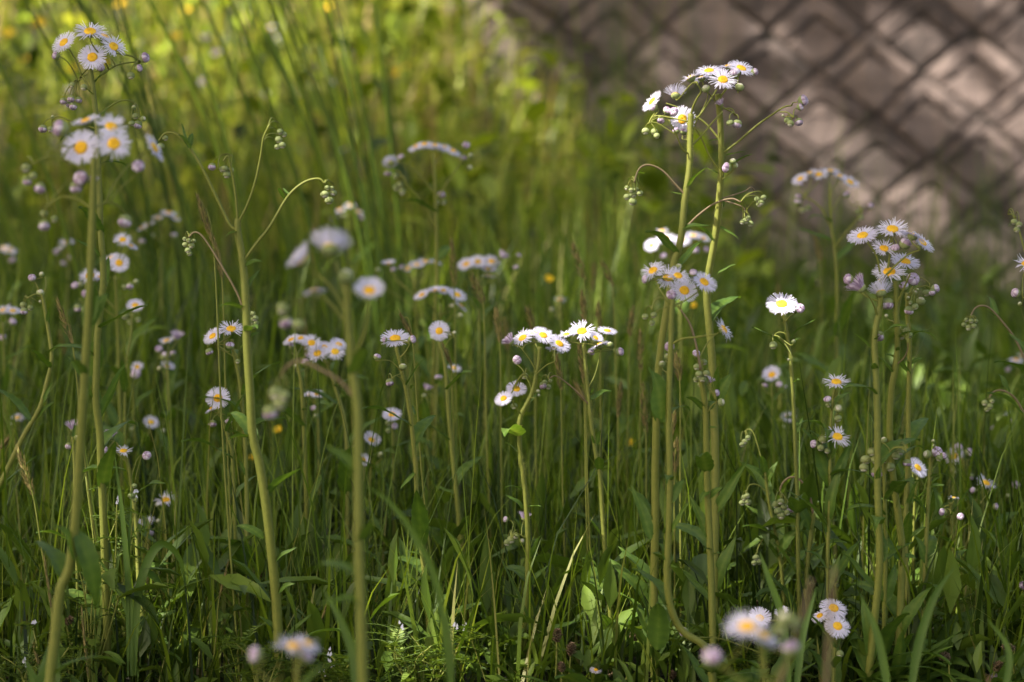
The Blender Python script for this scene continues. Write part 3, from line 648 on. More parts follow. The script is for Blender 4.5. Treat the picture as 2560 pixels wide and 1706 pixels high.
P('very blurred foreground fleabane with pink heads seen from behind, left of centre', 1.50,
  [(865, 700), (866, 750), (868, 801), (872, 850), (880, 930), (893, 1024), (896, 1172), (898, 1354), (903, 1500), (909, 1703)], (27, 16),
  [(826, 622, 104, .05, -.75, 'up'), (757, 650, 88, -1.2, .15, 'up'), (923, 728, 80, .05, .9, 'cup'), (786, 728, 60, -.2, -.2, 'droop')],
  [(865, 690, 38, 'g'), (707, 772, 34, 'gd'), (716, 806, 34, 'pd'), (747, 812, 34, 'gd'), (690, 985, 38, 'gd'), (700, 1010, 36, 'gd'), (676, 1030, 38, 'pd'), (712, 990, 28, 'gd')],
  [([(868, 820), (830, 770), (795, 742), (765, 742), (745, 765)], 9), ([(880, 900), (905, 850), (918, 800), (922, 755)], 10), ([(868, 760), (850, 720), (834, 660)], 9), ([(868, 790), (830, 730), (785, 690)], 9)],
  [(896, 1180, 810, 1110, 0, 1.3), (905, 1500, 800, 1480, 1), (900, 1360, 945, 1270, 4)], nl=2, brown=[([(890, 1010), (850, 958), (785, 922), (742, 908), (705, 930), (690, 965)], 9)])
P('slightly blurred fleabane behind centre left, lilac heads in a flat row seen edge on', 2.75,
  [(1085, 385), (1088, 430), (1091, 500), (1093, 600), (1093, 700), (1088, 800), (1085, 900), (1083, 1000), (1080, 1140)], (14, 9),
  [(1042, 366, 44, -.4, .35, 'droop'), (1062, 361, 44, -.1, .3, 'droop'), (1085, 364, 46, 0, .25, 'droop'), (1108, 368, 44, .2, .35, 'droop'), (1133, 378, 44, .5, .3, 'droop'), (977, 408, 42, -.4, -1.2, 'cup')],
  [(1003, 394, 16, 'p'), (970, 432, 18, 'pd'), (989, 440, 15, 'gd'), (990, 470, 16, 'gd'), (1005, 480, 18, 'gd'), (1000, 462, 16, 'gd'), (1165, 365, 20, 'p'), (1158, 398, 18, 'p'), (1176, 390, 14, 'g'), (1174, 420, 15, 'g'), (1103, 488, 19, 'p'), (1093, 506, 14, 'gd'), (1110, 506, 14, 'gd')],
  [([(1082, 560), (1060, 510), (1040, 480), (1018, 457)], 5), ([(1080, 490), (1055, 440), (1020, 412), (1000, 405)], 5), ([(1100, 500), (1130, 440), (1155, 405)], 5)], nl=5)
P('faint blurred fleabane cluster in the dark grass behind the arching bud branch', 3.5, [(866, 545), (868, 620), (872, 750), (880, 1000)], (9, 6),
  [(850, 525, 28, -.3, .2), (875, 513, 30, 0, .3), (895, 530, 28, .4, .1), (838, 545, 24, -.6, .2)], [(860, 540, 14, 'g'), (905, 545, 14, 'p')], nl=4)
P('fleabane with a low arc of white heads right above the lone round daisy', 2.62,
  [(1100, 765), (1098, 830), (1092, 930), (1088, 1050), (1085, 1170)], (11, 7),
  [(1055, 738, 44, -.5, .4, 'open'), (1088, 728, 42, -.1, .2), (1108, 727, 40, .1, .4, 'open'), (1143, 738, 44, .5, .6, 'open'), (1152, 765, 40, .9, -.1, 'droop')], [(1150, 790, 15, 'g'), (1130, 765, 14, 'g')], nl=4)
P('slim fleabane bearing one round white daisy turned to the camera', 2.3,
  [(1100, 855), (1112, 905), (1118, 960), (1125, 1060), (1138, 1190), (1149, 1300), (1160, 1408), (1165, 1500), (1168, 1580)], (14, 8),
  [(1098, 828, 47, .05, 2.3, 'open')], [(1136, 833, 12, 'g'), (1125, 838, 9, 'g')],
  [([(1108, 880), (1122, 850), (1136, 838)], 3)], [(1158, 1395, 1130, 1340, 0), (1160, 1410, 1112, 1355, 1), (1138, 1230, 1085, 1215, 3), (1166, 1490, 1180, 1440, 3), (1166, 1560, 1095, 1500, 0), (1168, 1560, 1200, 1520, 4)], nl=4)
P('sharp slender fleabane left of centre with one white daisy and lilac bud', 2.08,
  [(990, 868), (1000, 910), (1006, 940), (1012, 965), (1020, 1010), (1028, 1070), (1035, 1140), (1038, 1172), (1043, 1281), (1054, 1390), (1067, 1500), (1072, 1625)], (13, 8),
  [(988, 847, 67, -.05, .55, 'open')], [(1030, 849, 21, 'pr'), (943, 893, 19, 'p'), (1007, 917, 20, 'g'), (974, 956, 20, 'pd'), (962, 850, 14, 'pl')],
  [([(1004, 930), (980, 905), (960, 900), (947, 902)], 3), ([(1012, 965), (1000, 945), (990, 938), (982, 945)], 3.5), ([(998, 900), (1012, 882), (1024, 862)], 4)],
  [(1028, 975, 1032, 960, 3), (1036, 1040, 1026, 1020, 3), (1038, 1185, 1000, 1225, 3), (1055, 1400, 1028, 1368, 1), (1062, 1480, 1016, 1432, 0), (1070, 1545, 1118, 1478, 4), (1074, 1560, 1106, 1570, 2)], nl=3)
P('sunlit fleabane near the centre with a bright white arch of daisies', 2.1,
  [(1348, 862), (1346, 900), (1340, 930), (1330, 975), (1314, 1008), (1303, 1030), (1298, 1060), (1301, 1140), (1307, 1172), (1318, 1300), (1319, 1427), (1311, 1572), (1308, 1630)], (14, 8),
  [(1307, 846, 56, -.6, .6, 'open'), (1335, 834, 50, -.1, .15, 'open'), (1358, 839, 58, .45, .7, 'open'), (1398, 860, 56, .6, .6, 'open'), (1386, 874, 46, .3, -.2, 'droop'), (1277, 855, 40, -1.0, .0, 'half'), (1291, 973, 46, .1, .8, 'open'), (1259, 997, 44, -.5, .9, 'open'), (1310, 1296, 34, .2, -.1, 'half')],
  [(1292, 901, 23, 'pc'), (1312, 941, 18, 'gd'), (1285, 1016, 18, 'gd'), (1268, 992, 16, 'p'), (1345, 979, 12, 'g'), (1346, 989, 10, 'g'), (1265, 1299, 15, 'pl'), (1278, 1350, 22, 'gd'), (1290, 1340, 18, 'gd'), (1268, 1357, 18, 'gd'), (1305, 1352, 13, 'gc')],
  [([(1340, 925), (1322, 890), (1306, 868)], 4), ([(1338, 930), (1365, 905), (1385, 893)], 4), ([(1330, 975), (1322, 950), (1312, 935)], 3.5), ([(1303, 1030), (1285, 1002), (1283, 990)], 4), ([(1322, 985), (1338, 985)], 3), ([(1313, 1335), (1290, 1325), (1278, 1335)], 4)],
  [(1300, 1130, 1262, 1105, 3), (1306, 1220, 1262, 1188, 2), (1308, 1265, 1268, 1222, 1), (1318, 1260, 1352, 1255, 3), (1318, 1440, 1275, 1415, 4, 1.3), (1316, 1470, 1370, 1410, 0), (1316, 1510, 1262, 1470, 1), (1313, 1560, 1280, 1610, 4), (1320, 1400, 1352, 1330, 3)], nl=2)
P('sharp fleabane just right of the sunlit arch, one lilac-white daisy and drooping side heads', 2.1,
  [(1458, 858), (1462, 900), (1468, 960), (1474, 1020), (1478, 1060), (1490, 1140), (1498, 1172), (1505, 1281), (1514, 1409), (1520, 1481), (1529, 1572), (1531, 1627)], (13, 8),
  [(1455, 829, 62, -.05, .75, 'open'), (1518, 828, 50, .15, .25, 'open'), (1416, 837, 44, -.2, .2, 'open'), (1489, 846, 36, .6, .6, 'cup'), (1498, 863, 50, -.4, -.2, 'droop')],
  [(1477, 882, 18, 'p'), (1549, 880, 21, 'pr'), (1525, 862, 17, 'g'), (1357, 964, 18, 'pd'), (1371, 968, 15, 'gd'), (1362, 956, 14, 'gd'), (1376, 952, 10, 'gd')],
  [([(1472, 975), (1486, 940), (1496, 905), (1503, 875)], 4), ([(1503, 882), (1525, 878), (1538, 879)], 3)],
  [(1477, 985, 1485, 965, 3), (1490, 1110, 1500, 1068, 4), (1484, 1110, 1475, 1080, 3), (1497, 1330, 1470, 1290, 3), (1510, 1440, 1468, 1384, 4), (1514, 1360, 1522, 1400, 3), (1520, 1500, 1536, 1420, 0), (1524, 1590, 1475, 1532, 1), (1529, 1620, 1580, 1566, 3)], nl=2,
  brown=[([(1473, 1010), (1440, 975), (1405, 945), (1385, 935), (1370, 942)], 4)])
# the tall pair at upper right
P('left stem of the tall sharp pair, upper right, lilac heads turned away', 2.05,
  [(1724, 285), (1722, 325), (1721, 360), (1719, 420), (1707, 500), (1699, 580), (1690, 625), (1680, 657), (1665, 752), (1650, 850), (1638, 970), (1638, 1042), (1636, 1172), (1637, 1318), (1634, 1463), (1636, 1630)], (20, 13),
  [(1631, 254, 60, -1.2, .45, 'open'), (1689, 238, 60, .0, -.55, 'up'), (1706, 298, 60, -.3, 1.0, 'droop', .1), (1727, 195, 56, -.5, -.1, 'open')],
  [(1635, 268, 20, 'pl'), (1667, 277, 20, 'p'), (1685, 280, 22, 'pc'), (1652, 300, 19, 'pd'), (1690, 328, 17, 'p'), (1709, 330, 18, 'p'), (1614, 329, 20, 'gd'), (1636, 330, 18, 'gd'), (1642, 340, 16, 'gd'), (1567, 493, 17, 'gd'), (1583, 487, 19, 'gd'), (1600, 484, 16, 'gd'), (1582, 505, 21, 'gd'), (1568, 471, 15, 'gd'), (1590, 475, 15, 'gd'), (1578, 476, 13, 'gd')],
  [([(1724, 290), (1728, 268), (1738, 245), (1746, 230), (1736, 212)], 6), ([(1726, 365), (1752, 338), (1780, 306), (1806, 280)], 6), ([(1717, 392), (1700, 370), (1686, 340), (1665, 300)], 5), ([(1662, 300), (1640, 290), (1622, 310)], 4), ([(1727, 305), (1745, 290), (1765, 262), (1790, 225)], 6)],
  [(1700, 485, 1668, 480, 3), (1692, 570, 1770, 555, 0), (1700, 500, 1718, 492, 3), (1638, 1300, 1578, 1208, 4, .9), (1632, 1530, 1532, 1370, 1, 1.0), (1636, 1640, 1655, 1465, 4, 1.3), (1650, 1050, 1632, 925, 4, 1.1), (1577, 440, 1562, 452, 4), (1588, 430, 1612, 437, 3)],
  nl=3, brown=[([(1704, 487), (1680, 455), (1655, 428), (1630, 414), (1608, 412), (1592, 425), (1582, 455)], 6)])
P('tall right stem of the upper right pair crowned with a sunny daisy cluster', 2.05,
  [(1797, 235), (1800, 260), (1805, 310), (1808, 400), (1806, 460), (1802, 520), (1797, 570), (1789, 624), (1776, 697), (1773, 752), (1779, 824), (1785, 897), (1789, 1006), (1792, 1137), (1791, 1281), (1788, 1390), (1786, 1572), (1786, 1640)], (21, 13),
  [(1773, 178, 62, -.1, .35, 'open'), (1807, 200, 68, .05, 1.05, 'open'), (1853, 172, 64, .35, .5, 'open'), (1822, 166, 50, -.1, .1, 'open'), (1754, 196, 44, -.2, -.2, 'droop'), (1803, 261, 28, -.6, .1, 'half')],
  [(1838, 182, 24, 'p'), (1894, 499, 17, 'gd'), (1903, 507, 16, 'gd'), (1909, 494, 15, 'gd'), (1898, 512, 15, 'gd'), (1864, 553, 17, 'gd'), (1876, 560, 17, 'gd'), (1870, 546, 14, 'gd'), (1856, 556, 14, 'gd'), (1886, 180, 18, 'pr'), (1765, 222, 22, 'g'), (1849, 218, 23, 'g'), (1843, 310, 24, 'pd'), (1825, 308, 19, 'gd'), (2007, 252, 28, 'pr'), (2000, 268, 18, 'pr'), (1969, 302, 18, 'gd'), (1997, 305, 20, 'pd'), (1976, 309, 18, 'gd'), (1957, 289, 7, 'g'), (1818, 420, 26, 'pl'), (1832, 403, 17, 'g'), (1839, 414, 15, 'gr')],
  [([(1812, 392), (1850, 355), (1900, 312), (1940, 284), (1965, 268), (1985, 264)], 6), ([(1806, 348), (1770, 310), (1735, 285), (1700, 268), (1672, 258)], 6), ([(1803, 436), (1780, 395), (1758, 350), (1738, 318)], 6), ([(1798, 250), (1815, 228), (1835, 205), (1850, 190)], 6), ([(1818, 270), (1832, 272), (1842, 290)], 4), ([(1950, 280), (1968, 282), (1980, 295)], 4)],
  [(1800, 436, 1760, 423, 3), (1806, 350, 1776, 356, 3), (1820, 390, 1868, 382, 3), (1808, 400, 1800, 385, 3), (1815, 520, 1805, 480, 1), (1803, 570, 1852, 602, 3), (1800, 690, 1845, 665, 3), (1790, 1290, 1876, 1150, 3), (1788, 1480, 1836, 1335, 0, 1.2), (1792, 1460, 1824, 1390, 4), (1795, 1010, 1828, 935, 4, 1.4)],
  nl=3, brown=[([(1716, 568), (1745, 538), (1785, 508), (1825, 496), (1848, 504)], 6), ([(1848, 504), (1865, 482), (1885, 471), (1897, 480)], 4), ([(1848, 504), (1862, 520), (1868, 540)], 4)])
P('fleabane in front of the tall pair with a dense bunch of yellow-eyed daisies', 1.93,
  [(1678, 745), (1675, 800), (1673, 870), (1670, 950), (1668, 1050), (1671, 1172), (1669, 1318), (1665, 1427), (1672, 1500), (1691, 1554), (1716, 1583), (1765, 1620)], (19, 11),
  [(1633, 677, 62, -.5, .6, 'open'), (1671, 695, 64, -.1, .9, 'open'), (1695, 690, 56, .3, .7, 'open'), (1711, 727, 66, .15, 1.3, 'open'), (1760, 706, 62, .6, .8, 'open'), (1809, 824, 62, 1.5, .5, 'open')],
  [(1615, 699, 22, 'pl'), (1678, 738, 25, 'pc'), (1697, 666, 16, 'g'), (1733, 683, 20, 'p'), (1674, 868, 25, 'pc'), (1613, 792, 17, 'gd'), (1634, 788, 16, 'gd'), (1630, 808, 15, 'gd'), (1668, 892, 16, 'g'), (1655, 910, 17, 'g')],
  [([(1678, 765), (1655, 742), (1635, 745), (1625, 770)], 5), ([(1680, 860), (1700, 842), (1740, 836), (1785, 828)], 6), ([(1678, 760), (1710, 750), (1745, 730)], 5), ([(1676, 765), (1650, 725), (1638, 700)], 5)],
  [(1650, 1040, 1636, 905, 4, 1.6), (1668, 1250, 1705, 1185, 4, 1.2), (1672, 1400, 1650, 1345, 4, 1.6), (1672, 1330, 1724, 1240, 3), (1668, 1410, 1688, 1400, 1), (1625, 1340, 1580, 1205, 0), (1640, 1620, 1648, 1470, 4, 1.2)], nl=2,
  brown=[([(1752, 925), (1740, 860), (1725, 810), (1702, 775)], 7)])
P('brownish budding fleabane stem among the tall pair, knobbly green buds and one lilac tuft', 2.0,
  [(1752, 900), (1754, 952), (1762, 1000), (1766, 1043), (1768, 1137), (1771, 1245), (1778, 1390), (1783, 1570), (1784, 1650)], (19, 11),
  [(1773, 955, 28, .4, .1, 'half')],
  [(1742, 918, 18, 'gd'), (1760, 906, 17, 'gd'), (1748, 936, 20, 'gd'), (1766, 934, 18, 'gd'), (1740, 950, 16, 'gd'), (1756, 948, 19, 'gd'), (1740, 885, 20, 'p'), (1790, 983, 18, 'pr'), (1803, 1006, 21, 'gr'), (1752, 962, 16, 'gd')],
  [([(1766, 1040), (1780, 1015), (1792, 1004)], 5)],
  [(1764, 1030, 1722, 985, 4, 1.7), (1768, 1030, 1790, 1000, 4, 1.5), (1768, 1075, 1795, 1064, 1), (1772, 1230, 1748, 1250, 4, 1.5), (1772, 1250, 1806, 1215, 4, 1.5), (1774, 1350, 1728, 1240, 0), (1780, 1380, 1760, 1365, 4), (1780, 1395, 1800, 1375, 4), (1778, 1480, 1730, 1462, 3)], nl=2)
P('sunlit slim fleabane with one fringed daisy and a pink bud, right of the tall pair', 2.1,
  [(1962, 786), (1965, 800), (1970, 830), (1975, 860), (1980, 915), (1985, 1006), (1989, 1137), (1993, 1250), (1993, 1354), (1996, 1500), (1998, 1625)], (11, 7),
  [(1954, 761, 69, -.05, .75, 'open')], [(2000, 772, 24, 'pc'), (1989, 764, 18, 'p'), (1933, 864, 21, 'gd'), (1984, 854, 11, 'g'), (1972, 900, 8, 'gl')],
  [([(1966, 838), (1955, 834), (1945, 838), (1938, 848)], 3), ([(1970, 810), (1980, 792), (1990, 784)], 4)],
  [(1966, 835, 1960, 815, 3), (1976, 905, 1957, 888, 4), (1980, 862, 2004, 842, 4), (1986, 960, 1994, 940, 4), (1992, 1085, 2006, 1040, 4, .8), (1990, 1080, 1984, 1060, 3), (1993, 1300, 1940, 1275, 4), (1995, 1330, 2010, 1290, 4)], nl=3)
P('background fleabane by the wall foot with a shallow dome of small white daisies', 2.72,
  [(2066, 465), (2068, 520), (2070, 570), (2076, 606), (2083, 680), (2085, 760), (2086, 860), (2088, 960), (2092, 1150)], (13, 8),
  [(2001, 448, 44, -.6, .5, 'open'), (2025, 433, 40, -.3, .15), (2047, 437, 46, -.1, .55, 'open'), (2076, 428, 42, .1, .15), (2100, 441, 42, .4, .3, 'open'), (2125, 456, 48, .5, .6, 'open')],
  [(1995, 494, 17, 'p'), (1994, 507, 20, 'p'), (2020, 521, 17, 'gd'), (2006, 527, 16, 'gd'), (2116, 488, 19, 'p'), (2000, 462, 15, 'p'), (2152, 545, 16, 'gd'), (2177, 515, 14, 'p'), (2145, 530, 14, 'gd')],
  [([(2068, 570), (2045, 520), (2020, 498), (2005, 495)], 5), ([(2068, 620), (2105, 575), (2140, 530)], 5)], [(2068, 600, 1975, 570, 3), (2086, 700, 2070, 690, 3), (2088, 910, 2110, 855, 0)], nl=5)
P('large right hand fleabane with tiers of lilac-white daisies, leftmost stem of three', 1.98,
  [(2203, 700), (2200, 765), (2190, 810), (2184, 861), (2187, 933), (2189, 1042), (2189, 1130), (2189, 1227), (2194, 1390), (2187, 1500), (2174, 1645)], (19, 12),
  [(2157, 590, 70, -.3, .45, 'open'), (2231, 574, 74, .0, .55, 'open'), (2305, 607, 66, .75, .45, 'open'), (2282, 590, 60, .4, -.2, 'droop'), (2210, 622, 56, .1, .7, 'open'), (2152, 720, 62, -1.0, -.1, 'half'), (2203, 732, 64, -.1, -.7, 'up')],
  [(2122, 699, 26, 'pl'), (2263, 610, 30, 'p'), (2219, 759, 30, 'pd'), (2197, 840, 28, 'pd'), (2238, 622, 22, 'p')],
  [([(2206, 730), (2222, 670), (2232, 610), (2235, 592)], 7), ([(2212, 690), (2190, 640), (2165, 605)], 6), ([(2222, 670), (2260, 640), (2290, 622)], 6), ([(2202, 760), (2165, 740), (2135, 708)], 5)],
  [(2188, 925, 2168, 895, 4), (2188, 1080, 2167, 1030, 3), (2190, 1200, 2185, 1150, 0), (2192, 1330, 2142, 1245, 0, 1.1), (2196, 1400, 2205, 1320, 4, 1.4), (2180, 1650, 2155, 1490, 0)], nl=3)
P('middle stem of the right hand trio, two broad daisies below the crowning cluster', 2.0,
  [(2232, 700), (2233, 770), (2236, 815), (2238, 861), (2233, 920), (2225, 970), (2222, 1079), (2232, 1190), (2245, 1281), (2256, 1372), (2254, 1500), (2247, 1645)], (19, 11),
  [(2263, 655, 68, .15, .45, 'open'), (2223, 681, 76, -.1, .6, 'open'), (2205, 700, 52, -.5, .0, 'droop')],
  [(2281, 699, 33, 'pc'), (2260, 716, 24, 'p'), (2266, 828, 18, 'gd'), (2254, 842, 19, 'gd'), (2248, 818, 10, 'g'), (2272, 838, 19, 'gd'), (2216, 790, 11, 'g')],
  [([(2238, 800), (2247, 745), (2258, 720)], 5), ([(2234, 760), (2252, 710), (2262, 680)], 6)],
  [(2238, 880, 2236, 855, 4), (2226, 1090, 2252, 1060, 3), (2240, 1260, 2262, 1200, 3), (2252, 1400, 2200, 1330, 4, 1.4), (2256, 1390, 2300, 1395, 4), (2250, 1600, 2300, 1450, 1)], nl=3,
  brown=[([(2240, 912), (2252, 890), (2258, 868), (2256, 850)], 4)])
P('right stem of the right hand group topped by drooping lilac and green buds', 2.03,
  [(2272, 735), (2273, 790), (2277, 830), (2280, 897), (2278, 1042), (2278, 1108), (2276, 1209), (2269, 1354), (2272, 1500), (2268, 1640)], (15, 9),
  [], [(2338, 722, 22, 'pr'), (2330, 731, 17, 'pd'), (2316, 733, 20, 'gd'), (2302, 753, 24, 'g'), (2288, 767, 17, 'gd'), (2273, 776, 24, 'pd'), (2270, 745, 10, 'g'), (2288, 730, 14, 'g'), (2276, 757, 10, 'gd'), (2294, 725, 9, 'g')],
  [([(2274, 800), (2276, 750), (2285, 728), (2292, 722)], 4), ([(2276, 740), (2300, 698), (2318, 702), (2330, 712)], 4)],
  [(2280, 915, 2314, 893, 4), (2278, 915, 2272, 905, 3), (2278, 1115, 2272, 1108, 2), (2276, 1130, 2275, 1095, 4, 1.4), (2270, 1290, 2305, 1200, 3), (2270, 1370, 2305, 1305, 2)], nl=3)
P('sharp fleabane under the right hand group with two ragged daisies one above the other', 2.05,
  [(2090, 978), (2085, 1010), (2080, 1060), (2077, 1140), (2074, 1250), (2068, 1400), (2064, 1640)], (11, 6),
  [(2091, 956, 70, .05, .4, 'open'), (2094, 1093, 62, .25, .8, 'ragged')], [(2069, 1000, 20, 'p'), (2071, 1013, 15, 'gd'), (2096, 1021, 21, 'gc'), (2095, 1047, 20, 'gd'), (2036, 1111, 21, 'pl'), (2058, 1100, 22, 'gd'), (2052, 1120, 20, 'gd'), (2068, 1128, 17, 'gd')],
  [([(2077, 1150), (2060, 1118), (2045, 1112)], 4), ([(2077, 1150), (2090, 1130), (2094, 1110)], 5)],
  [(2076, 1150, 2062, 1050, 0), (2076, 1150, 2110, 1060, 3), (2075, 1220, 2030, 1060, 4), (2074, 1230, 2140, 1095, 3), (2070, 1330, 2026, 1250, 0), (2070, 1300, 2100, 1150, 0), (2068, 1420, 2020, 1360, 4), (2068, 1480, 2100, 1380, 0)], nl=5)
P('fleabane with a crowded knot of green buds before the right hand trio', 2.0,
  [(2200, 1150), (2203, 1200), (2206, 1300), (2208, 1420), (2206, 1640)], (12, 8),
  [], [(2193, 1180, 30, 'pd'), (2165, 1150, 28, 'gd'), (2180, 1130, 24, 'gd'), (2207, 1150, 28, 'gd'), (2225, 1168, 26, 'gd'), (2188, 1150, 22, 'gd'), (2240, 1140, 22, 'gd'), (2160, 1170, 24, 'gd'), (2216, 1122, 20, 'g'), (2250, 1130, 20, 'gd'), (2210, 1100, 16, 'g'), (2268, 1157, 22, 'pd')],
  [([(2202, 1180), (2215, 1120), (2235, 1108), (2250, 1115)], 5)], [(2205, 1400, 2190, 1290, 0), (2206, 1500, 2235, 1400, 4)], nl=3)
P('daisy turned to the right half hidden behind the right hand stems', 2.2, [(2289, 1190), (2284, 1240), (2282, 1330), (2284, 1560)], (10, 6), [(2294, 1170, 54, .9, .9, 'open')], [(2268, 1160, 15, 'p')], [], [(2284, 1240, 2268, 1170, 4, 1.2)], nl=3)
P('leafy fleabane at right holding only three closed buds, the middle one lilac', 2.06,
  [(2334, 1140), (2332, 1172), (2327, 1230), (2323, 1281), (2317, 1380), (2314, 1427), (2310, 1520), (2309, 1625)], (12, 8), [],
  [(2342, 1131, 28, 'pc'), (2318, 1136, 22, 'gl'), (2358, 1140, 18, 'pr'), (2333, 1103, 10, 'g'), (2348, 1146, 18, 'gd'), (2335, 1115, 8, 'g')], [],
  [(2331, 1220, 2352, 1188, 0), (2326, 1290, 2284, 1245, 0, .9), (2318, 1410, 2292, 1335, 4), (2322, 1300, 2346, 1225, 3), (2316, 1410, 2362, 1375, 3), (2312, 1530, 2290, 1480, 0)], nl=3)
P('blurred fleabane at right edge with a tilted orange-centred daisy and nodding pink bud', 2.42,
  [(2402, 1145), (2410, 1172), (2417, 1240), (2422, 1310), (2428, 1400), (2430, 1500)], (14, 9),
  [(2386, 1141, 46, -.8, 1.2, 'open')], [(2396, 1119, 22, 'p'), (2422, 1131, 22, 'pr'), (2425, 1191, 20, 'pd'), (2387, 1176, 18, 'gd')], [([(2411, 1175), (2420, 1150), (2430, 1160), (2427, 1175)], 4)], [(2426, 1360, 2395, 1420, 0), (2428, 1390, 2465, 1355, 2)], nl=4)
P('thin fleabane near right edge with one sideways white daisy above four round buds', 2.28,
  [(2458, 1222), (2460, 1250), (2462, 1300), (2472, 1427), (2480, 1500), (2487, 1580)], (10, 6), [(2465, 1208, 50, .5, .5, 'ragged')],
  [(2433, 1226, 16, 'pl'), (2437, 1265, 16, 'gl'), (2489, 1267, 17, 'pr'), (2449, 1283, 12, 'gl')], [([(2461, 1275), (2475, 1263), (2482, 1264)], 2.5), ([(2460, 1262), (2448, 1250), (2440, 1258)], 2.5), ([(2458, 1240), (2445, 1228)], 2.5)], [(2464, 1350, 2452, 1330, 3)], nl=3)
P('thin fleabane near right edge with a small withered white tuft between two lilac buds', 2.17,
  [(2383, 1262), (2383, 1290), (2388, 1350), (2392, 1409), (2401, 1536), (2407, 1620)], (9, 6), [(2385, 1245, 30, .1, -.1, 'ragged')], [(2357, 1281, 19, 'pl'), (2401, 1292, 18, 'pc')], [([(2385, 1295), (2372, 1281), (2363, 1280)], 2.5)], [(2396, 1430, 2410, 1395, 3)], nl=3)
P('fleabane at the right edge showing a lilac bud and part of a white daisy', 2.1, [(2566, 740), (2572, 850), (2574, 1000), (2576, 1200), (2578, 1500)], (12, 8), [(2566, 662, 60, .2, .5)], [(2540, 733, 24, 'pl'), (2550, 760, 12, 'g')], [([(2570, 790), (2556, 750), (2548, 738)], 4)], nl=4)
P('fleabane at the right edge arching its brown branch to a nodding knot of green buds', 2.2, [(2590, 640), (2592, 800), (2594, 1000), (2596, 1300)], (12, 8), [],
  [(2410, 812, 13, 'gd'), (2422, 820, 16, 'gd'), (2435, 815, 15, 'gd'), (2428, 803, 13, 'gd'), (2416, 800, 12, 'gd'), (2440, 803, 11, 'gd'), (2462, 1008, 16, 'gd'), (2475, 1016, 16, 'gd'), (2468, 1024, 15, 'gd'), (2480, 1004, 13, 'gd'), (2535, 555, 16, 'gd'), (2548, 562, 16, 'gd'), (2542, 575, 16, 'gd')],
  [([(2590, 690), (2570, 600), (2556, 545), (2542, 540)], 5)], [(2502, 795, 2490, 735, 4), (2505, 800, 2482, 770, 1), (2525, 975, 2512, 935, 4), (2530, 990, 2520, 955, 1), (2560, 560, 2525, 560, 4), (2556, 545, 2540, 535, 4)], nl=3,
  brown=[([(2592, 950), (2550, 860), (2510, 805), (2475, 770), (2445, 770), (2428, 795)], 6), ([(2594, 1080), (2550, 1010), (2520, 982), (2490, 980), (2472, 1000)], 6)])
# foreground, bottom right and bottom left
P('very blurred low foreground fleabane at lower right, a big pale daisy over two lilac buds', 1.27, [(1905, 1600), (1915, 1680), (1925, 1800)], (14, 11), [(1868, 1568, 112, -.05, .35, 'open'), (1905, 1590, 90, .4, .1, 'droop')],
  [(1780, 1645, 50, 'p'), (1977, 1622, 46, 'p'), (1962, 1545, 40, 'g'), (1985, 1560, 40, 'gd'), (1950, 1575, 36, 'gd')], [([(1925, 1790), (1860, 1720), (1800, 1680)], 9), ([(1920, 1740), (1960, 1680), (1976, 1650)], 9)], nl=2,
  brown=[([(1935, 1800), (2005, 1560), (2030, 1450)], 13), ([(2060, 1800), (2075, 1560), (2086, 1420)], 13)])
P('in-focus low fleabane behind the blurred lower right daisy, one disc facing up and one hidden', 1.97, [(2092, 1590), (2090, 1610), (2088, 1640)], (9, 7),
  [(2084, 1521, 66, .2, .75, 'droop'), (2094, 1566, 64, .3, 1.1, 'droop'), (2050, 1540, 44, -.5, .4, 'droop')], [(2100, 1635, 20, 'gd')], [([(2092, 1640), (2070, 1580), (2060, 1555)], 4)], nl=3)
P('short fleabane whose spiky daisy peeps over the big blurred one at lower right', 1.97, [(1900, 1575), (1903, 1600), (1905, 1640)], (8, 6), [(1899, 1546, 58, .1, .9, 'cup'), (1955, 1532, 36, -.4, .5, 'cup')], [(1710, 1580, 24, 'pl')], [([(1900, 1620), (1930, 1570), (1950, 1550)], 4), ([(1900, 1630), (1800, 1590), (1728, 1582)], 3)], nl=3)
P('very blurred foreground daisy seen edge on at the bottom, over a pink bud', 1.36, [(745, 1660), (747, 1720), (750, 1800)], (13, 11), [(738, 1617, 104, .05, .1, 'open'), (770, 1610, 70, .5, .1, 'droop')], [(765, 1645, 36, 'p'), (640, 1637, 42, 'pl')], [([(750, 1770), (690, 1700), (650, 1665)], 8)], nl=2)
# left side, middle distance
P('blurred fleabane behind the tall left stems with a disc facing the camera', 2.55, [(290, 690), (292, 760), (294, 880), (296, 1010), (300, 1170)], (16, 9),
  [(307, 600, 42, .1, .8, 'open'), (327, 615, 34, .6, .2), (298, 658, 50, .3, 1.8, 'open'), (278, 645, 40, -.4, .3), (225, 690, 50, -.2, .8, 'open'), (250, 692, 36, .2, .4)],
  [(188, 715, 20, 'p'), (201, 713, 17, 'g'), (214, 735, 20, 'pc'), (195, 770, 20, 'pd'), (212, 775, 18, 'gd'), (325, 715, 18, 'pd'), (340, 705, 15, 'g'), (312, 718, 15, 'gd')], [([(292, 780), (255, 740), (228, 715)], 5), ([(294, 800), (240, 760), (208, 755)], 5)], nl=4)
P('lone blurred daisy between the tall left stem and the budding one', 2.5, [(337, 780), (335, 830), (325, 900), (320, 1000), (322, 1180)], (9, 6), [(338, 764, 42, .05, .85, 'open')], [(313, 790, 20, 'gd'), (325, 805, 16, 'gd'), (345, 800, 15, 'gd')], nl=4)
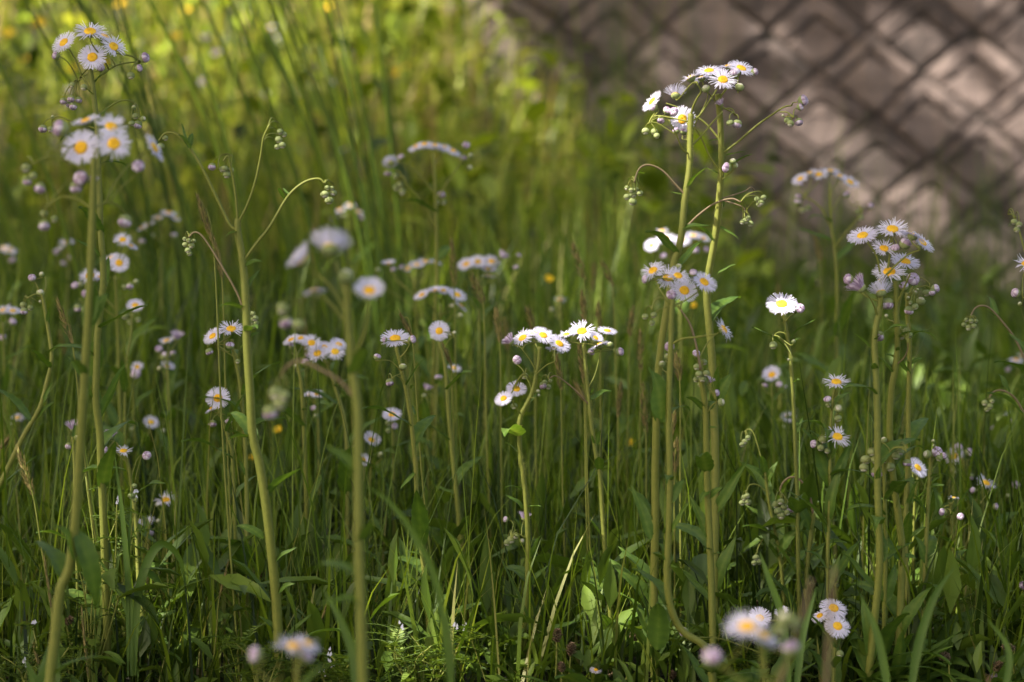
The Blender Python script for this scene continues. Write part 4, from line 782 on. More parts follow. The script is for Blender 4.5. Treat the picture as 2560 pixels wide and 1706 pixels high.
P('distant blurred fleabane with pale heads left of the arching branch', 3.1, [(395, 560), (398, 640), (402, 760), (408, 1080)], (11, 7), [(372, 562, 36, -.3, .2), (395, 545, 32, 0, .2), (422, 532, 38, .2, .2), (355, 570, 28, -.5, .1), (440, 546, 24, .4, .3)], [(355, 605, 16, 'p'), (435, 590, 16, 'p'), (380, 590, 14, 'g')], nl=5)
P('blurred fleabane with flat white and lilac heads stacked in three tiers', 2.6, [(420, 880), (424, 960), (428, 1050), (430, 1150)], (12, 7), [(417, 852, 40, -.2, .3, 'open'), (441, 846, 34, .2, .2, 'half'), (418, 917, 36, .5, .4)], [(397, 874, 20, 'p'), (413, 891, 22, 'p'), (432, 885, 16, 'p'), (400, 922, 15, 'g')], nl=4)
P('blurred upright daisy with a lilac bud tucked under it, left side', 2.6, [(341, 950), (343, 1020), (345, 1150)], (9, 6), [(343, 918, 34, .1, 1.3, 'open')], [(340, 936, 26, 'pc')], nl=4)
P('in-focus fleabane left of the budding stem with a fringed daisy pair and lilac bud', 2.15,
  [(576, 852), (578, 879), (587, 920), (596, 970), (601, 1030), (605, 1079), (610, 1172), (614, 1354), (616, 1560)], (12, 7), [(578, 823, 66, .05, .5, 'open'), (532, 841, 48, -.7, .8, 'open')],
  [(575, 865, 22, 'p'), (523, 879, 20, 'pd'), (594, 904, 13, 'gd')], [([(580, 898), (562, 886), (545, 880), (532, 876)], 3)], [(605, 1100, 570, 1075, 4), (612, 1200, 588, 1150, 3)], nl=4)
P('sharp small daisy facing the camera above two hanging pink buds', 2.18, [(547, 1015), (556, 1040), (570, 1080), (583, 1130), (590, 1250), (594, 1550)], (10, 6), [(545, 996, 54, .0, 1.6, 'open'), (530, 1021, 38, -.6, .0, 'droop')],
  [(532, 1059, 20, 'pd'), (571, 1051, 18, 'pd')], [([(552, 1030), (542, 1036), (536, 1047)], 3), ([(553, 1032), (564, 1034), (569, 1042)], 3)], nl=4)
P('small blurred daisy tilted to the right below the left middle group', 2.65, [(376, 1075), (374, 1110), (372, 1150)], (8, 6), [(378, 1056, 36, .4, .9, 'open')], [(330, 1075, 14, 'g'), (408, 1078, 13, 'g')], nl=3)
P('low fleabane at left with one half open white brush, beside the blurred stem', 2.1, [(184, 1090), (188, 1130), (193, 1250), (200, 1600)], (9, 6), [(183, 1072, 40, -.1, .1, 'half')], [(192, 1095, 15, 'g'), (172, 1115, 18, 'pd')], nl=4)
P('curving fleabane at lower left whose sunlit stem base bends right, lilac buds on top', 2.08,
  [(305, 1140), (316, 1190), (334, 1318), (341, 1427), (349, 1500), (363, 1572), (418, 1630)], (16, 7), [(276, 1092, 34, .1, -.3, 'half'), (309, 1128, 44, .1, .35, 'ragged')],
  [(260, 1125, 22, 'pc'), (368, 1140, 23, 'pc'), (336, 1215, 14, 'gd'), (328, 1240, 18, 'gd'), (338, 1250, 14, 'gd')], [([(318, 1200), (335, 1155), (355, 1143)], 3.5), ([(312, 1175), (295, 1130), (283, 1110)], 3.5), ([(310, 1170), (285, 1145), (268, 1132)], 3)],
  [(345, 1440, 420, 1400, 1), (349, 1500, 372, 1520, 4), (345, 1430, 465, 1510, 2, .9)], nl=3)
P('soft white daisy with drooping petals above a flat one, lower left', 2.36, [(412, 1285), (414, 1330), (416, 1400), (418, 1480)], (9, 6), [(414, 1251, 56, .0, .45, 'ragged')], [(395, 1262, 14, 'g')], nl=3)
P('flat white daisy just below the drooping one, lower left', 2.32, [(364, 1325), (366, 1370), (370, 1510)], (9, 6), [(364, 1305, 48, -.1, .3, 'open')], [(376, 1332, 17, 'pr'), (396, 1303, 12, 'g'), (352, 1355, 14, 'gd')], nl=3)
P('bent fleabane at the left edge with pale curved stem and small pink and green buds', 2.2, [(104, 735), (109, 752), (116, 785), (122, 817), (133, 882), (130, 920), (125, 941), (109, 1006), (90, 1045), (73, 1072), (51, 1115), (25, 1170), (0, 1225), (-30, 1300), (-50, 1450)], (14, 7), [],
  [(80, 696, 20, 'p'), (104, 686, 14, 'g'), (101, 733, 21, 'g'), (58, 763, 17, 'gd'), (60, 778, 18, 'pd'), (76, 770, 15, 'gd'), (101, 755, 10, 'g')], [([(105, 740), (90, 735), (72, 745)], 4), ([(107, 745), (112, 715), (106, 695)], 3.5), ([(106, 740), (92, 715), (84, 704)], 3.5)],
  [(122, 815, 128, 760, 0), (133, 880, 165, 855, 3), (110, 1010, 140, 950, 3), (100, 1040, 142, 995, 0)], nl=1, toground=True)
P('blurred flat white heads at the left edge', 2.6, [(20, 800), (22, 900), (20, 1000), (18, 1150)], (11, 7), [(10, 776, 44, -.2, .3, 'open'), (32, 778, 42, .2, .3, 'open')], [(31, 806, 20, 'p'), (8, 845, 18, 'p')], nl=4)
P('distant pale fleabane heads left of the tall left stem', 3.2, [(160, 635), (158, 700), (156, 800), (155, 1070)], (10, 7), [(167, 606, 36, 0, .3), (150, 625, 26, -.4, .2)], [(140, 632, 15, 'p'), (178, 645, 15, 'p'), (158, 660, 15, 'p')], nl=5)
P('very faint pale heads at the left edge in the distance', 3.4, [(12, 640), (14, 760), (16, 1060)], (10, 7), [(8, 622, 38, -.2, .2), (25, 626, 34, .2, .3)], [(32, 652, 18, 'p')], nl=4)
P('small edge-on white head near the left edge, low in the grass', 2.65, [(46, 1065), (48, 1150)], (8, 6), [(45, 1045, 40, .1, .3, 'open')], [(30, 1062, 13, 'g')], nl=3)
P('fleabane behind the brown arch with three white daisies in a slanting row', 2.36, [(748, 895), (758, 950), (762, 1010), (765, 1079), (768, 1200), (772, 1480)], (12, 8), [(728, 850, 44, -.5, .4, 'open'), (752, 846, 40, -.1, .4), (779, 858, 48, .2, 1.0, 'open')], [(730, 866, 17, 'p'), (763, 906, 20, 'p'), (740, 915, 14, 'g')], nl=4)
P('fleabane beside the brown arch with four white daisies bunched against the blurred stem', 2.36, [(808, 905), (816, 925), (826, 950), (835, 980), (848, 1020), (858, 1060), (865, 1137), (868, 1300), (870, 1480)], (12, 7), [(794, 884, 50, -.2, 1.1, 'open'), (811, 868, 44, .0, .6), (838, 880, 50, .2, .9, 'open'), (847, 862, 44, .4, .6, 'open')], [(770, 888, 15, 'p')], nl=4)
P('single blurred daisy edge-on beneath the brown arch', 2.5, [(786, 1000), (792, 1045), (795, 1150), (796, 1300)], (10, 6), [(775, 988, 34, -.3, .2), (793, 986, 38, .1, .4, 'open')], [(785, 1022, 15, 'p'), (790, 1040, 13, 'g')], nl=4)
P('small white daisy above a few buds right of the blurred stem', 2.42, [(980, 1055), (982, 1090), (984, 1180), (986, 1400)], (8, 6), [(980, 1037, 44, .0, .7, 'open')], [(970, 1058, 15, 'gd'), (986, 1066, 17, 'pc'), (971, 1076, 15, 'gd')], nl=4)
P('small white daisy tipped to the upper right, touching the blurred stem', 2.42, [(925, 1125), (924, 1180), (922, 1400)], (8, 6), [(928, 1101, 44, .5, .8, 'cup')], [(952, 1135, 12, 'g')], nl=3)
P('small white daisy partly behind the blurred stem at mid height', 2.45, [(908, 1170), (910, 1240), (912, 1380)], (8, 6), [(906, 1150, 44, .2, .7, 'open')], [(858, 1172, 15, 'p'), (950, 1140, 12, 'g')], nl=3)
P('distant blurred arc of lilac heads behind the central tall background stem', 2.9, [(1040, 690), (1042, 780), (1044, 900), (1046, 1100)], (10, 7), [(972, 660, 36, -.1, .2), (1020, 672, 38, -.3, .3), (1042, 662, 40, 0, .4, 'open'), (1064, 654, 36, .1, .2), (1090, 657, 32, .4, .1)], [(983, 676, 15, 'p'), (1005, 670, 15, 'p'), (945, 676, 14, 'g')], nl=5)
P('blurred background bunch of orange-centred daisies above the centre', 2.8, [(1195, 690), (1198, 760), (1200, 860), (1202, 1100)], (10, 7), [(1166, 661, 46, -.4, .7, 'open'), (1194, 655, 46, -.1, .8, 'open'), (1229, 654, 44, .2, .7, 'open'), (1220, 674, 40, .2, .5), (1254, 643, 34, .8, .0, 'half'), (1222, 690, 34, .1, -.1, 'droop')], [(1290, 670, 14, 'p'), (1296, 640, 13, 'p')], nl=5)
P('small side-on daisy in the grass right of the lone round one', 2.6, [(1130, 945), (1128, 1000), (1126, 1160)], (8, 6), [(1136, 921, 36, .4, .4, 'open')], [(1100, 945, 13, 'p')], nl=3)
P('lilac tuft and bud in the shade below the lone round daisy', 2.5, [(1066, 1000), (1068, 1080), (1070, 1300)], (7, 5), [(1067, 974, 30, .3, -.1, 'half')], [(1094, 944, 15, 'p'), (1060, 990, 12, 'g')], nl=3)
P('sunlit blurred background heads behind the tall pair of stems', 2.8, [(1700, 625), (1702, 700), (1703, 820), (1704, 1100)], (11, 7), [(1629, 614, 38, -.6, 1.2, 'open'), (1665, 597, 46, -.1, .4, 'open'), (1705, 600, 44, 0, .5), (1734, 590, 44, .1, .3, 'open'), (1757, 596, 40, .3, .4, 'open'), (1655, 578, 34, 0, .2)], [(1737, 626, 22, 'p'), (1766, 626, 18, 'p'), (1659, 642, 18, 'p'), (1640, 625, 14, 'g')], nl=5)
P('blurred tilted daisy left of the slim sunlit fleabane', 2.55, [(1930, 960), (1932, 1040), (1934, 1230)], (9, 6), [(1930, 938, 46, -.4, 1.0, 'cup')], [(1948, 962, 18, 'p'), (1912, 965, 14, 'p')], nl=4)
P('small blurred daisy behind the slim sunlit stem, low down', 2.62, [(1970, 1062), (1968, 1110), (1966, 1180)], (8, 6), [(1971, 1043, 36, .0, .8, 'open')], [(1958, 1070, 14, 'g'), (1960, 970, 16, 'p')], nl=3)
P('faint flat pale head in the grass above the sunlit centre', 3.0, [(1402, 765), (1404, 860), (1406, 1060)], (8, 6), [(1400, 750, 36, 0, .2)], [(1380, 775, 13, 'g')], nl=3)
P('faint small daisies in the far grass at the right edge', 2.8, [(2526, 1062), (2528, 1150)], (8, 6), [(2525, 1044, 34, .3, .9, 'ragged')], [(2485, 1074, 16, 'p'), (2500, 1060, 12, 'g')], nl=3)
P('tiny white heads at the right edge above the dark grass', 3.0, [(2540, 915), (2542, 1080)], (8, 6), [(2540, 900, 36, 0, .2), (2556, 890, 28, .2, .2)], [(2520, 925, 14, 'p')], nl=3)
P('tiny low daisy flat on the ground cover at the bottom, right of the sunlit stem', 2.0, [(1491, 1690), (1492, 1700)], (6, 5), [(1490, 1675, 32, 0, .5, 'open')], [], nl=2)
P('low lilac bud at the bottom right corner', 2.0, [(2486, 1702), (2487, 1708)], (6, 5), [(2485, 1698, 26, 0, .1, 'half')], [], nl=2)
P('lilac buds on hair-thin stems at far right, before the dark grass', 2.4, [(2540, 1225), (2542, 1300), (2546, 1440)], (7, 5), [], [(2539, 1213, 20, 'pc'), (2520, 1240, 12, 'g')], nl=3)
P('white bud cut by the right edge above the clover', 2.1, [(2560, 1480), (2561, 1530), (2562, 1600)], (7, 5), [], [(2558, 1466, 24, 'p'), (2550, 1500, 12, 'g')], nl=3)
P('nodding budding fleabane right of the sunlit slim stem, brown neck bent over', 2.1, [(2040, 1290), (2034, 1330), (2022, 1420), (2016, 1500), (2012, 1620)], (13, 9), [(1981, 1278, 34, -.9, .2, 'half')],
  [(1940, 1262, 20, 'gd'), (1952, 1255, 18, 'gd'), (1945, 1278, 21, 'gd'), (1960, 1268, 18, 'gd'), (1953, 1290, 22, 'gd'), (1968, 1282, 16, 'gd')], [], [(2030, 1330, 1990, 1240, 4), (2030, 1340, 2010, 1230, 1), (2020, 1430, 1960, 1370, 0)], nl=4,
  brown=[([(2040, 1295), (2028, 1240), (2006, 1208), (1982, 1202), (1962, 1220), (1955, 1248)], 7)])
P('leafy budding shoot right of the tall pair with curled drooping buds', 2.15, [(1915, 1185), (1925, 1260), (1940, 1330), (1955, 1420), (1965, 1560)], (11, 7), [], [(1862, 1245, 18, 'gd'), (1870, 1256, 18, 'gd'), (1855, 1258, 16, 'gd'), (1868, 1240, 14, 'gd'), (1890, 1395, 18, 'gd'), (1898, 1405, 18, 'gd'), (1886, 1408, 16, 'gd'), (1862, 1105, 16, 'gd'), (1870, 1095, 15, 'gd'), (1855, 1112, 15, 'gd')],
  [([(1922, 1240), (1895, 1215), (1875, 1215), (1866, 1230)], 4), ([(1942, 1350), (1915, 1345), (1897, 1370), (1892, 1388)], 4), ([(1905, 1170), (1890, 1095), (1875, 1078), (1864, 1090)], 4)], [(1915, 1195, 1858, 1155, 0), (1920, 1210, 1940, 1150, 1), (1915, 1190, 1905, 1130, 4), (1935, 1320, 1868, 1265, 0), (1940, 1345, 1845, 1370, 1), (1950, 1400, 1880, 1325, 0), (1945, 1390, 1995, 1310, 4)], nl=4)

# ------------------------------------------------------------------ grass seed spikes, each a stalk with its spike
def spike(label, d, u0, v0, u1, v1, wd=24, foot=None):
    """spike from its tip (u0, v0) to its foot (u1, v1), stalk running on to the ground"""
    rd = random.Random(int(u0 * 7 + v0)); tip, ft = at(u0, v0, d), at(u1, v1, d)
    g = at(*(foot or (u1 + (u1 - u0) * .8 + rd.uniform(-25, 25), 1400)), d); g.z = 0
    base = Vector((g.x, d, terrain(g.x, d))); root = empty('grass_stalk', base, label, 'grass stalk', 'grass stalks gone to seed')
    rel = lambda p: np.array(p - base)
    st = MB(); line = smooth_line([rel(base), rel(ft * .55 + g * .45) + np.array([(ft.x - g.x) * .12, 0, 0]), rel(ft), rel(tip)], 8); tube(st, line, .0011, .0005, 5)
    st.obj('stalk', M['stem'], root)
    sp = MB(); A, B = rel(ft), rel(tip); L = np.linalg.norm(B - A); ax = (B - A) / L; s1 = np.cross(ax, [0, 1, 0]); s1 /= np.linalg.norm(s1); s2 = np.cross(ax, s1)
    n = int(70 + L * 700); W = px(wd, d) / 2
    for k in range(n):
        t = rd.random(); p = A + ax * L * t; a = rd.uniform(0, 6.28); o = math.cos(a) * s1 + math.sin(a) * s2
        env = W * (.25 + .75 * math.sin(math.pi * min(1, t * .88 + .1)) ** .8) * (.6 + .4 * math.sin(t * 40 + a) ** 2)
        q = p + o * env * .75; e = ax * rd.uniform(.003, .0055) + o * env * .35; sd = np.cross(e, o); sd = sd / (np.linalg.norm(sd) + 1e-9) * .0007
        sp.add([q - e * .5, q + sd, q + e, q - sd], [(0, 1, 2, 3)], (), rd.random())
        if rd.random() < .5: sp.add([q + e * .8 - sd * .15, q + e * .8 + sd * .15, q + e * 2.0 + o * .0012], (), [(0, 1, 2)], .9)
        sp.add([p - sd * .3, p + sd * .3, q], (), [(0, 1, 2)], .4)
    sp.obj('seed_spike', M['seed'], root)
for a in [
    ('long brown grass spike leaning against the arching bud branch at left', 2.05, 494, 490, 533, 608, 24, (600, 1400)), ('greenish grass spike just right of the brown spike at left', 2.2, 535, 600, 555, 695, 22, (590, 1400)),
    ('dark brown grass spike left of the blurred foreground stem', 2.1, 144, 752, 181, 858, 24, (300, 1500)), ('dark green spike low at the left edge', 2.05, 44, 1125, 82, 1236, 30, (190, 1640)),
    ('small dark grass tip at the far left edge, low down', 2.2, 18, 1100, 2, 1120, 18, (-40, 1400)),
    ('airy grass spike right of the orange-centred background daisies', 2.4, 1180, 690, 1208, 760, 34, (1235, 1300)), ('tall thin grass spike beside the central background stem', 2.5, 1128, 600, 1136, 720, 26, (1150, 1300)),
    ('pale feathery grass spike above the sunlit daisy arch', 2.35, 1240, 770, 1250, 850, 30, (1260, 1300)), ('dark seed tip poking up beside the sharp slender daisy', 2.15, 1003, 790, 1030, 838, 16, (1110, 1500)),
    ('brown seed spike crossing the stem under the round daisy', 2.3, 1107, 862, 1128, 912, 18, (1160, 1400)),
    ('tall grass spike in the shade above the single lilac-white daisy', 2.5, 1432, 610, 1460, 700, 34, (1470, 1300)), ('dark grass spike directly above the single lilac-white daisy', 2.4, 1455, 730, 1462, 810, 24, (1480, 1300)), ('second dark grass spike right above the drooping side heads', 2.45, 1495, 760, 1500, 830, 20, (1510, 1300)),
    ('grass spike leaning right in the shaded centre', 2.55, 1505, 655, 1532, 716, 22, (1570, 1250)), ('brownish grass spike over the sunlit arch of daisies', 2.4, 1318, 770, 1335, 830, 30, (1350, 1300)),
    ('bushy grass spike left of the yellow-eyed bunch', 2.5, 1582, 770, 1574, 840, 24, (1560, 1250)), ('drooping pale grass spike under the yellow-eyed bunch', 2.4, 1600, 830, 1602, 925, 24, (1590, 1300)),
    ('grass spike between the sunlit plant and the lilac-white daisy', 2.25, 1392, 890, 1402, 975, 24, (1420, 1400)), ('grass spike tight against the lilac-white daisy stem', 2.2, 1447, 860, 1462, 960, 24, (1490, 1400)), ('small grass spike left of the lilac-white daisy stem', 2.2, 1440, 960, 1460, 1000, 22, (1480, 1400)),
    ('low grass spike in the dark gap right of centre', 2.35, 1552, 960, 1546, 1040, 20, (1540, 1350)), ('long low grass spike in the dark gap right of centre', 2.3, 1605, 960, 1615, 1080, 26, (1620, 1350)),
    ('grass spike beside the knobbly budding stem', 2.2, 1690, 890, 1700, 950, 30, (1705, 1400)), ('grass spike low between the tall stems', 2.15, 1692, 1100, 1686, 1180, 26, (1690, 1450)), ('thin grass spike against the blurred tall stem on the right', 2.15, 1685, 1030, 1680, 1090, 18, (1675, 1450)),
    ('slim pale seed spike at the lower left of the budding stem', 2.05, 569, 1412, 548, 1495, 9, (520, 1640)), ('pale seed spike near the bottom left corner', 2.0, 112, 1402, 128, 1520, 9, (140, 1690)), ('second pale seed spike near the bottom left corner', 2.0, 204, 1525, 220, 1690, 9, (225, 1720)),
    ('third pale seed spike near the bottom left, hard against the bottom edge', 1.98, 85, 1620, 108, 1700, 9, (115, 1740)), ('thin seed spike near the lower centre left', 2.05, 818, 1508, 800, 1560, 7, (785, 1640)),
]: spike(*a)
rs_ = random.Random(3)
for k in range(13):
    u = rs_.uniform(120, 2300); v = rs_.uniform(560, 880); ln = rs_.uniform(55, 90)
    spike('faint out of focus grass seed head standing in the shaded middle distance', rs_.uniform(2.7, 3.6), u, v, u + rs_.uniform(-18, 18), v + ln, rs_.uniform(16, 30))
# ------------------------------------------------------------------ dry brown seed heads near the ground
def dry_head(label, d, u, v, L, W, lean, foot):
    c = at(u, v, d); g = at(*foot, d); g.z = 0; base = Vector((g.x, d, 0)); root = empty('dry_seed_head', base, label, 'seed head', 'dry brown seed heads near the ground')
    rd = random.Random(int(u)); st = MB(); rel = np.array(c - base); ax = np.array([math.sin(lean), -.15, math.cos(lean)]); l, w_ = px(L, d), px(W, d) / 2
    tube(st, smooth_line([np.zeros(3), rel * .55 + np.array([rel[0] * .15, 0, 0]), rel - ax * l * .45], 6), .0010, .0007, 6); st.obj('stalk', M['stem'], root)
    hd = MB(); lathe_pts = []
    s1 = np.cross(ax, [0, 1, 0]); s1 /= np.linalg.norm(s1); s2 = np.cross(ax, s1); s2 /= np.linalg.norm(s2)
    for k in range(150):
        t = rd.random(); a = rd.uniform(0, 6.28); o = math.cos(a) * s1 + math.sin(a) * s2; rr = w_ * math.sin(math.pi * (.08 + .88 * t)) ** .7 * rd.uniform(.55, 1.05)
        p = rel + ax * l * (t - .5); q = p + o * rr; sz = rd.uniform(.0007, .0014); e = (o + ax * .6) * sz; sd = np.cross(o, ax) * sz * .8
        hd.add([q - e, q + sd, q + e * 1.3, q - sd, q + o * sz], [], [(0, 1, 4), (1, 2, 4), (2, 3, 4), (3, 0, 4)], rd.random()); hd.add([p - sd, p + sd, q], (), [(0, 1, 2)], .1)
    hd.obj('seed_cluster', M['dry'], root)
for a in [('purplish brown seed head left of the pale stem base at bottom centre', 2.02, 1393, 1589, 34, 22, .1, (1386, 1690)), ('olive brown seed head right of the pale stem base at bottom centre', 2.02, 1428, 1624, 34, 22, .1, (1412, 1700)), ('tan seed head on a pale stalk, lowest of the three at bottom centre', 1.98, 1404, 1668, 24, 15, -.1, (1400, 1720)),
          ('russet seed head beside the toothed sunlit leaf at bottom centre', 2.06, 1586, 1590, 24, 22, .9, (1560, 1660)), ('dark seed head among leaves under the tall pair', 2.02, 1680, 1688, 22, 16, .1, (1682, 1706)), ('small dark red seed head right of the tall pair', 2.2, 1891, 1512, 20, 16, 0, (1893, 1600)),
          ('brown seed head on a leaning stalk, lower right', 2.0, 2360, 1641, 34, 20, -1.2, (2415, 1720)), ('brown seed head near the bottom right corner, leaning left', 2.0, 2522, 1619, 34, 17, -1.3, (2570, 1720)), ('dark seed head low between the two leaning ones, lower right', 2.0, 2494, 1666, 28, 20, .6, (2440, 1720)),
          ('withered dark seed head in the shade at lower left', 2.05, 172, 1552, 24, 14, .6, (190, 1660)), ('small brown seed head in the clover left of the budding stem', 2.2, 655, 1435, 18, 12, .1, (655, 1560))]: dry_head(*a)

# ------------------------------------------------------------------ yellow buttercups
def butter_meshes():
    mb = MB()
    for k in range(5):
        a = 2 * math.pi * k / 5; d = np.array([math.cos(a), math.sin(a), 0]); s = np.array([-d[1], d[0], 0]); rows = []
        for t, w_, z in ((.08, .08, 0), (.28, .24, .06), (.42, .26, .16), (.5, .14, .26)): rows += [d * t - s * w_ + (0, 0, z + .04), d * t + (0, 0, z), d * t + s * w_ + (0, 0, z + .04)]
        mb.add(rows, [(3 * i + j, 3 * i + j + 1, 3 * i + j + 4, 3 * i + j + 3) for i in range(3) for j in range(2)], (), .4 + .1 * k)
    m2 = MB(); lathe(m2, [(.14, .0), (.15, .08), (.1, .15), (.01, .17)], 10)
    return mb.mesh('flower_head', M['yellow']), m2.mesh('disc', M['disc'])
BFL, BDI = butter_meshes()
def buttercup(label, u, v, d, size, group, y=None):
    c = at(u, v, d); gz = terrain(c.x, d); rd = random.Random(int(u * 3 + v)); base = Vector((c.x + rd.uniform(-.03, .03), d, gz)); root = empty('buttercup', base, label, 'buttercup', group)
    n = Vector((rd.uniform(-.4, .4), -rd.uniform(.3, 1.0), 1)); rel = np.array(c - base); mb = MB()
    tube(mb, smooth_line([(0, 0, -.005), rel * .6 + np.array([rel[0] * .2, .01, 0]), rel], 6), .0014, .0009, 6); mb.obj('stem', M['stem'], root)
    h = place('flower_head', BFL, rel, rot_to(n), px(size, d), root); place('disc', BDI, (0, 0, 0), Quaternion(), 1.0, h)
    for k in range(2): place('leaf', rd.choice(LEAF), rel * (.15 + .3 * k), aim((math.cos(2 * k + u), math.sin(2 * k + u), .6)), .04, root)
NEARB = 'yellow buttercups low in the grass'
for a in [('yellow buttercup in the far shade above the lilac-white daisy', 1371, 700, 3.2, 24), ('yellow buttercup low in the dark grass right of centre', 1577, 1110, 2.7, 26), ('yellow buttercup half hidden behind the yellow-eyed daisy bunch', 1729, 766, 3.0, 24), ('yellow buttercup in the shade left of the budding stem', 632, 1145, 2.6, 24), ('yellow buttercup right of the budding stem, low in the grass', 696, 1077, 2.7, 24)]:
    buttercup(*a, NEARB)
FARB = [(100, 62, 5.6, 40), (18, 88, 5.6, 34), (303, 14, 5.8, 28), (183, 176, 5.2, 26), (437, 95, 5.6, 28), (465, 28, 5.8, 24), (267, 158, 5.3, 22), (985, 185, 6.0, 26), (1012, 170, 6.0, 20), (545, 205, 5.4, 18), (60, 150, 5.5, 22), (820, 20, 6.2, 20)]
for (u, v, d, s) in FARB:
    buttercup('blurred yellow buttercup in the sunlit grass along the upper left', u, v, d, s, 'out of focus buttercups in the sunlit grass')
def far_daisy(u, v, d, s):
    c = at(u, v, d); rd = random.Random(int(u + 5 * v)); base = Vector((c.x, d, terrain(c.x, d))); root = empty('fleabane_plant', base, 'tiny out of focus white daisy in the sunlit bank grass', 'wildflower', 'tiny white daisies blurred in the sunlit bank grass')
    rel = np.array(c - base); mb = MB(); tube(mb, smooth_line([(0, 0, -.005), rel * .5 + np.array([.01, 0, 0]), rel], 5), .002, .0015, 6); mb.obj('stem', M['stem'], root)
    h = place('flower_head', CUP[0], rel, rot_to((rd.uniform(-.6, .6), -rd.uniform(.3, 1.2), 1)), px(s, d), root); place('petals', RAYS['open'][0], (0, 0, 0), Quaternion(), 1.0, h); place('disc', DISC[0], (0, 0, 0), Quaternion(), 1.0, h)
for a in [(515, 92, 5.4, 22), (541, 132, 5.2, 30), (508, 203, 5.0, 28), (675, 70, 6.0, 24), (690, 90, 6.0, 22), (825, 205, 5.6, 22), (876, 130, 5.8, 22), (665, 235, 5.2, 20), (350, 108, 5.4, 20), (170, 225, 4.8, 26), (165, 262, 4.8, 22), (470, 150, 5.2, 18), (860, 375, 5.0, 18)]: far_daisy(*a)

# ------------------------------------------------------------------ feathery vetch, broad grass tufts
def vetch(label, u, v, d, h, n, spread):
    c = at(u, v, d); base = Vector((c.x, d, 0)); root = empty('vetch_plant', base, label, 'vetch', 'feathery vetch in the ground cover'); rd = random.Random(int(u)); sm = MB()
    for k in range(n):
        a = rd.uniform(0, 6.28); H = h * rd.uniform(.6, 1.15); e = np.array([math.cos(a) * spread * rd.random(), math.sin(a) * .5 * spread * rd.random(), H]); line = smooth_line([(0, 0, 0), e * .5 + np.array([rd.uniform(-.012, .012), 0, .01]), e], 7)
        tube(sm, line, .0009, .0005, 5)
        for i in range(3, len(line), 2):
            lv = MB(); b = rd.uniform(0, 6.28); D = np.array([math.cos(b), math.sin(b) * .6, rd.uniform(.1, .7)]); D /= np.linalg.norm(D); Lf = rd.uniform(.025, .042); sd = np.cross(D, [0, .5, 1]); sd /= np.linalg.norm(sd); nn = np.cross(D, sd)
            rach = [line[i] + D * Lf * t - np.array([0, 0, .012 * t * t]) for t in np.linspace(0, 1, 8)]; tube(lv, rach, .0004, .0003, 4)
            for q in rach[1:]:
                for sg in (-1, 1):
                    f = D * .35 + sd * sg + nn * rd.uniform(-.2, .2); f /= np.linalg.norm(f); l = rd.uniform(.006, .0095); w_ = np.cross(f, nn) * .0011; lv.add([q, q + f * l * .5 + w_, q + f * l, q + f * l * .5 - w_], [(0, 1, 2, 3)], (), rd.random())
            lv.obj('leaf', M['cover'], root)
        if rd.random() < .25:
            fl = MB()
            for j in range(4): p = line[-1] + np.array([rd.uniform(-.003, .003), rd.uniform(-.003, .003), rd.uniform(-.002, .004)]); fl.add([p, p + (.0012, 0, .001), p + (rd.uniform(-.001, .001), -.001, .004), p - (.0012, 0, -.001)], [(0, 1, 2, 3)], (), rd.random())
            fl.obj('flower', M['petal'], root)
    sm.obj('stem', M['stem'], root)
for a in [('feathery vetch with tiny white flowers at the foot of the slender daisy stem', 1050, 1650, 2.0, .065, 9, .05), ('tall thin vetch climbing between the two tall left stems', 225, 1640, 2.05, .19, 6, .05), ('vetch tangle in the bottom left corner', 70, 1690, 1.98, .06, 8, .06), ('vetch by the foot of the budding stem', 650, 1690, 1.98, .06, 7, .05),
          ('vetch sprig under the tall pair beside the blurred daisy', 1830, 1660, 2.02, .055, 6, .04), ('low vetch at the lower right beside the seed heads', 2330, 1600, 2.1, .07, 7, .06), ('vetch sprawling under the blurred foreground stem', 850, 1700, 1.98, .05, 7, .05), ('fine vetch in the shade left of the curving stem', 300, 1600, 2.1, .08, 6, .05)]: vetch(*a)
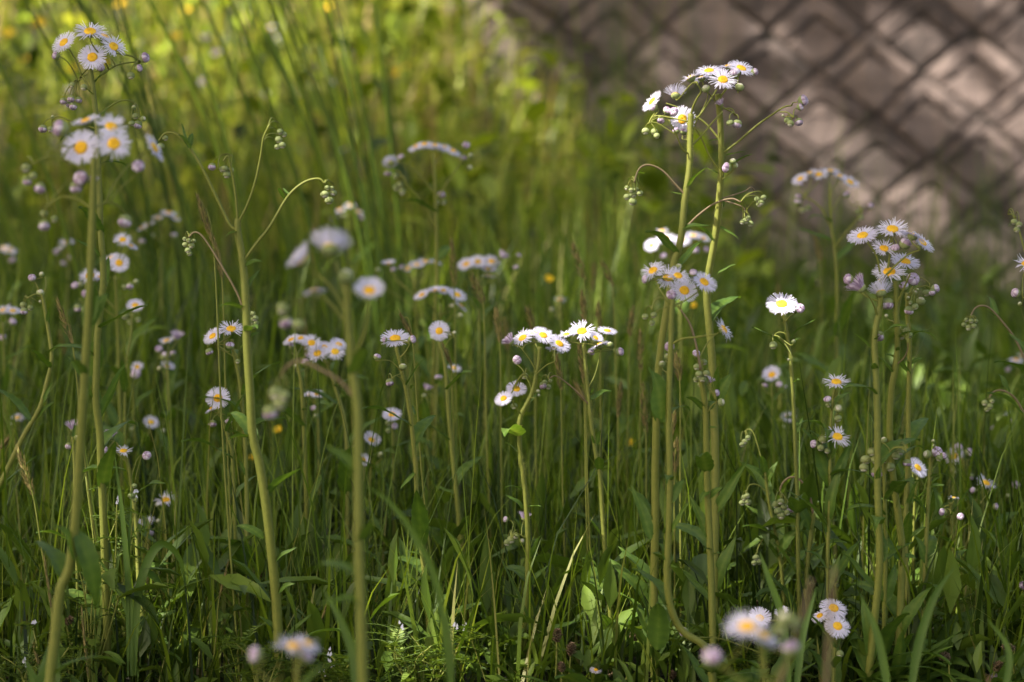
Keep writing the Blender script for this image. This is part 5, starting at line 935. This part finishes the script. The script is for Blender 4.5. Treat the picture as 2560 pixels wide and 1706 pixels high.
def tuft(label, u, d, specs):
    c = at(u, 1600, d); base = Vector((c.x, d, 0)); root = empty('grass_tuft', base, label, 'grass tuft', 'broad bladed grass tufts in the foreground')
    for (pts, wpx) in specs:
        P_ = np.array(smooth_line([np.array(at(x, y, d) - base) for (x, y) in pts], 6)); P_[:, 1] += np.linspace(0, .02, len(P_)); n = len(P_); mb = MB(); rows = []
        for i in range(n):
            t = i / (n - 1); T = P_[min(i + 1, n - 1)] - P_[max(i - 1, 0)]; s = np.cross(T, [.25, 1, .2]); s /= np.linalg.norm(s); w_ = px(wpx, d) / 2 * (min(1, .45 + 2 * t) * (1 - t ** 3) + .02)
            rows += [P_[i] - s * w_, P_[i] + np.array([0, w_ * .5, 0]), P_[i] + s * w_]
        mb.add(rows, [(3 * i + j, 3 * i + j + 1, 3 * i + j + 4, 3 * i + j + 3) for i in range(n - 1) for j in range(2)], (), .35); mb.obj('blade', M['leaf'], root)
tuft('broad blurred grass blades sweeping to the upper left below the centre', 1110, 1.55, [([(1130, 1760), (1095, 1480), (1030, 1340), (970, 1265), (910, 1225)], 20), ([(1130, 1760), (1120, 1600), (1085, 1480)], 22)])
tuft('blurred long leaves leaning left at the bottom, left of the blurred stem', 885, 1.62, [([(890, 1760), (880, 1640), (840, 1545), (800, 1485)], 26), ([(900, 1760), (893, 1480), (878, 1400)], 24)])
tuft('blurred dark grass blades in the foreground at lower right', 2300, 1.7, [([(2270, 1780), (2300, 1620), (2345, 1500), (2400, 1430)], 24), ([(2230, 1780), (2200, 1600), (2160, 1500)], 22), ([(2500, 1780), (2530, 1640), (2480, 1560)], 18)])
tuft('dark grass blades rising under the left tall stems', 330, 2.02, [([(330, 1690), (320, 1500), (300, 1300), (275, 1130)], 18), ([(335, 1690), (345, 1480), (390, 1370), (440, 1400), (462, 1500)], 24), ([(320, 1690), (315, 1450), (322, 1200)], 10), ([(345, 1690), (300, 1500), (180, 1330)], 12)])
tuft('upright grass blades right of the right hand stems', 2430, 2.2, [([(2440, 1560), (2460, 1400), (2500, 1340), (2540, 1420)], 18), ([(2430, 1560), (2420, 1420), (2450, 1350), (2470, 1345)], 16), ([(2450, 1560), (2500, 1450), (2510, 1250)], 12)])
tuft('wide grass blades in shade left of the lower right blurred daisy', 1905, 1.8, [([(1975, 1740), (1960, 1560), (1925, 1450), (1905, 1390)], 20), ([(1990, 1740), (2010, 1600), (2050, 1480)], 20)])
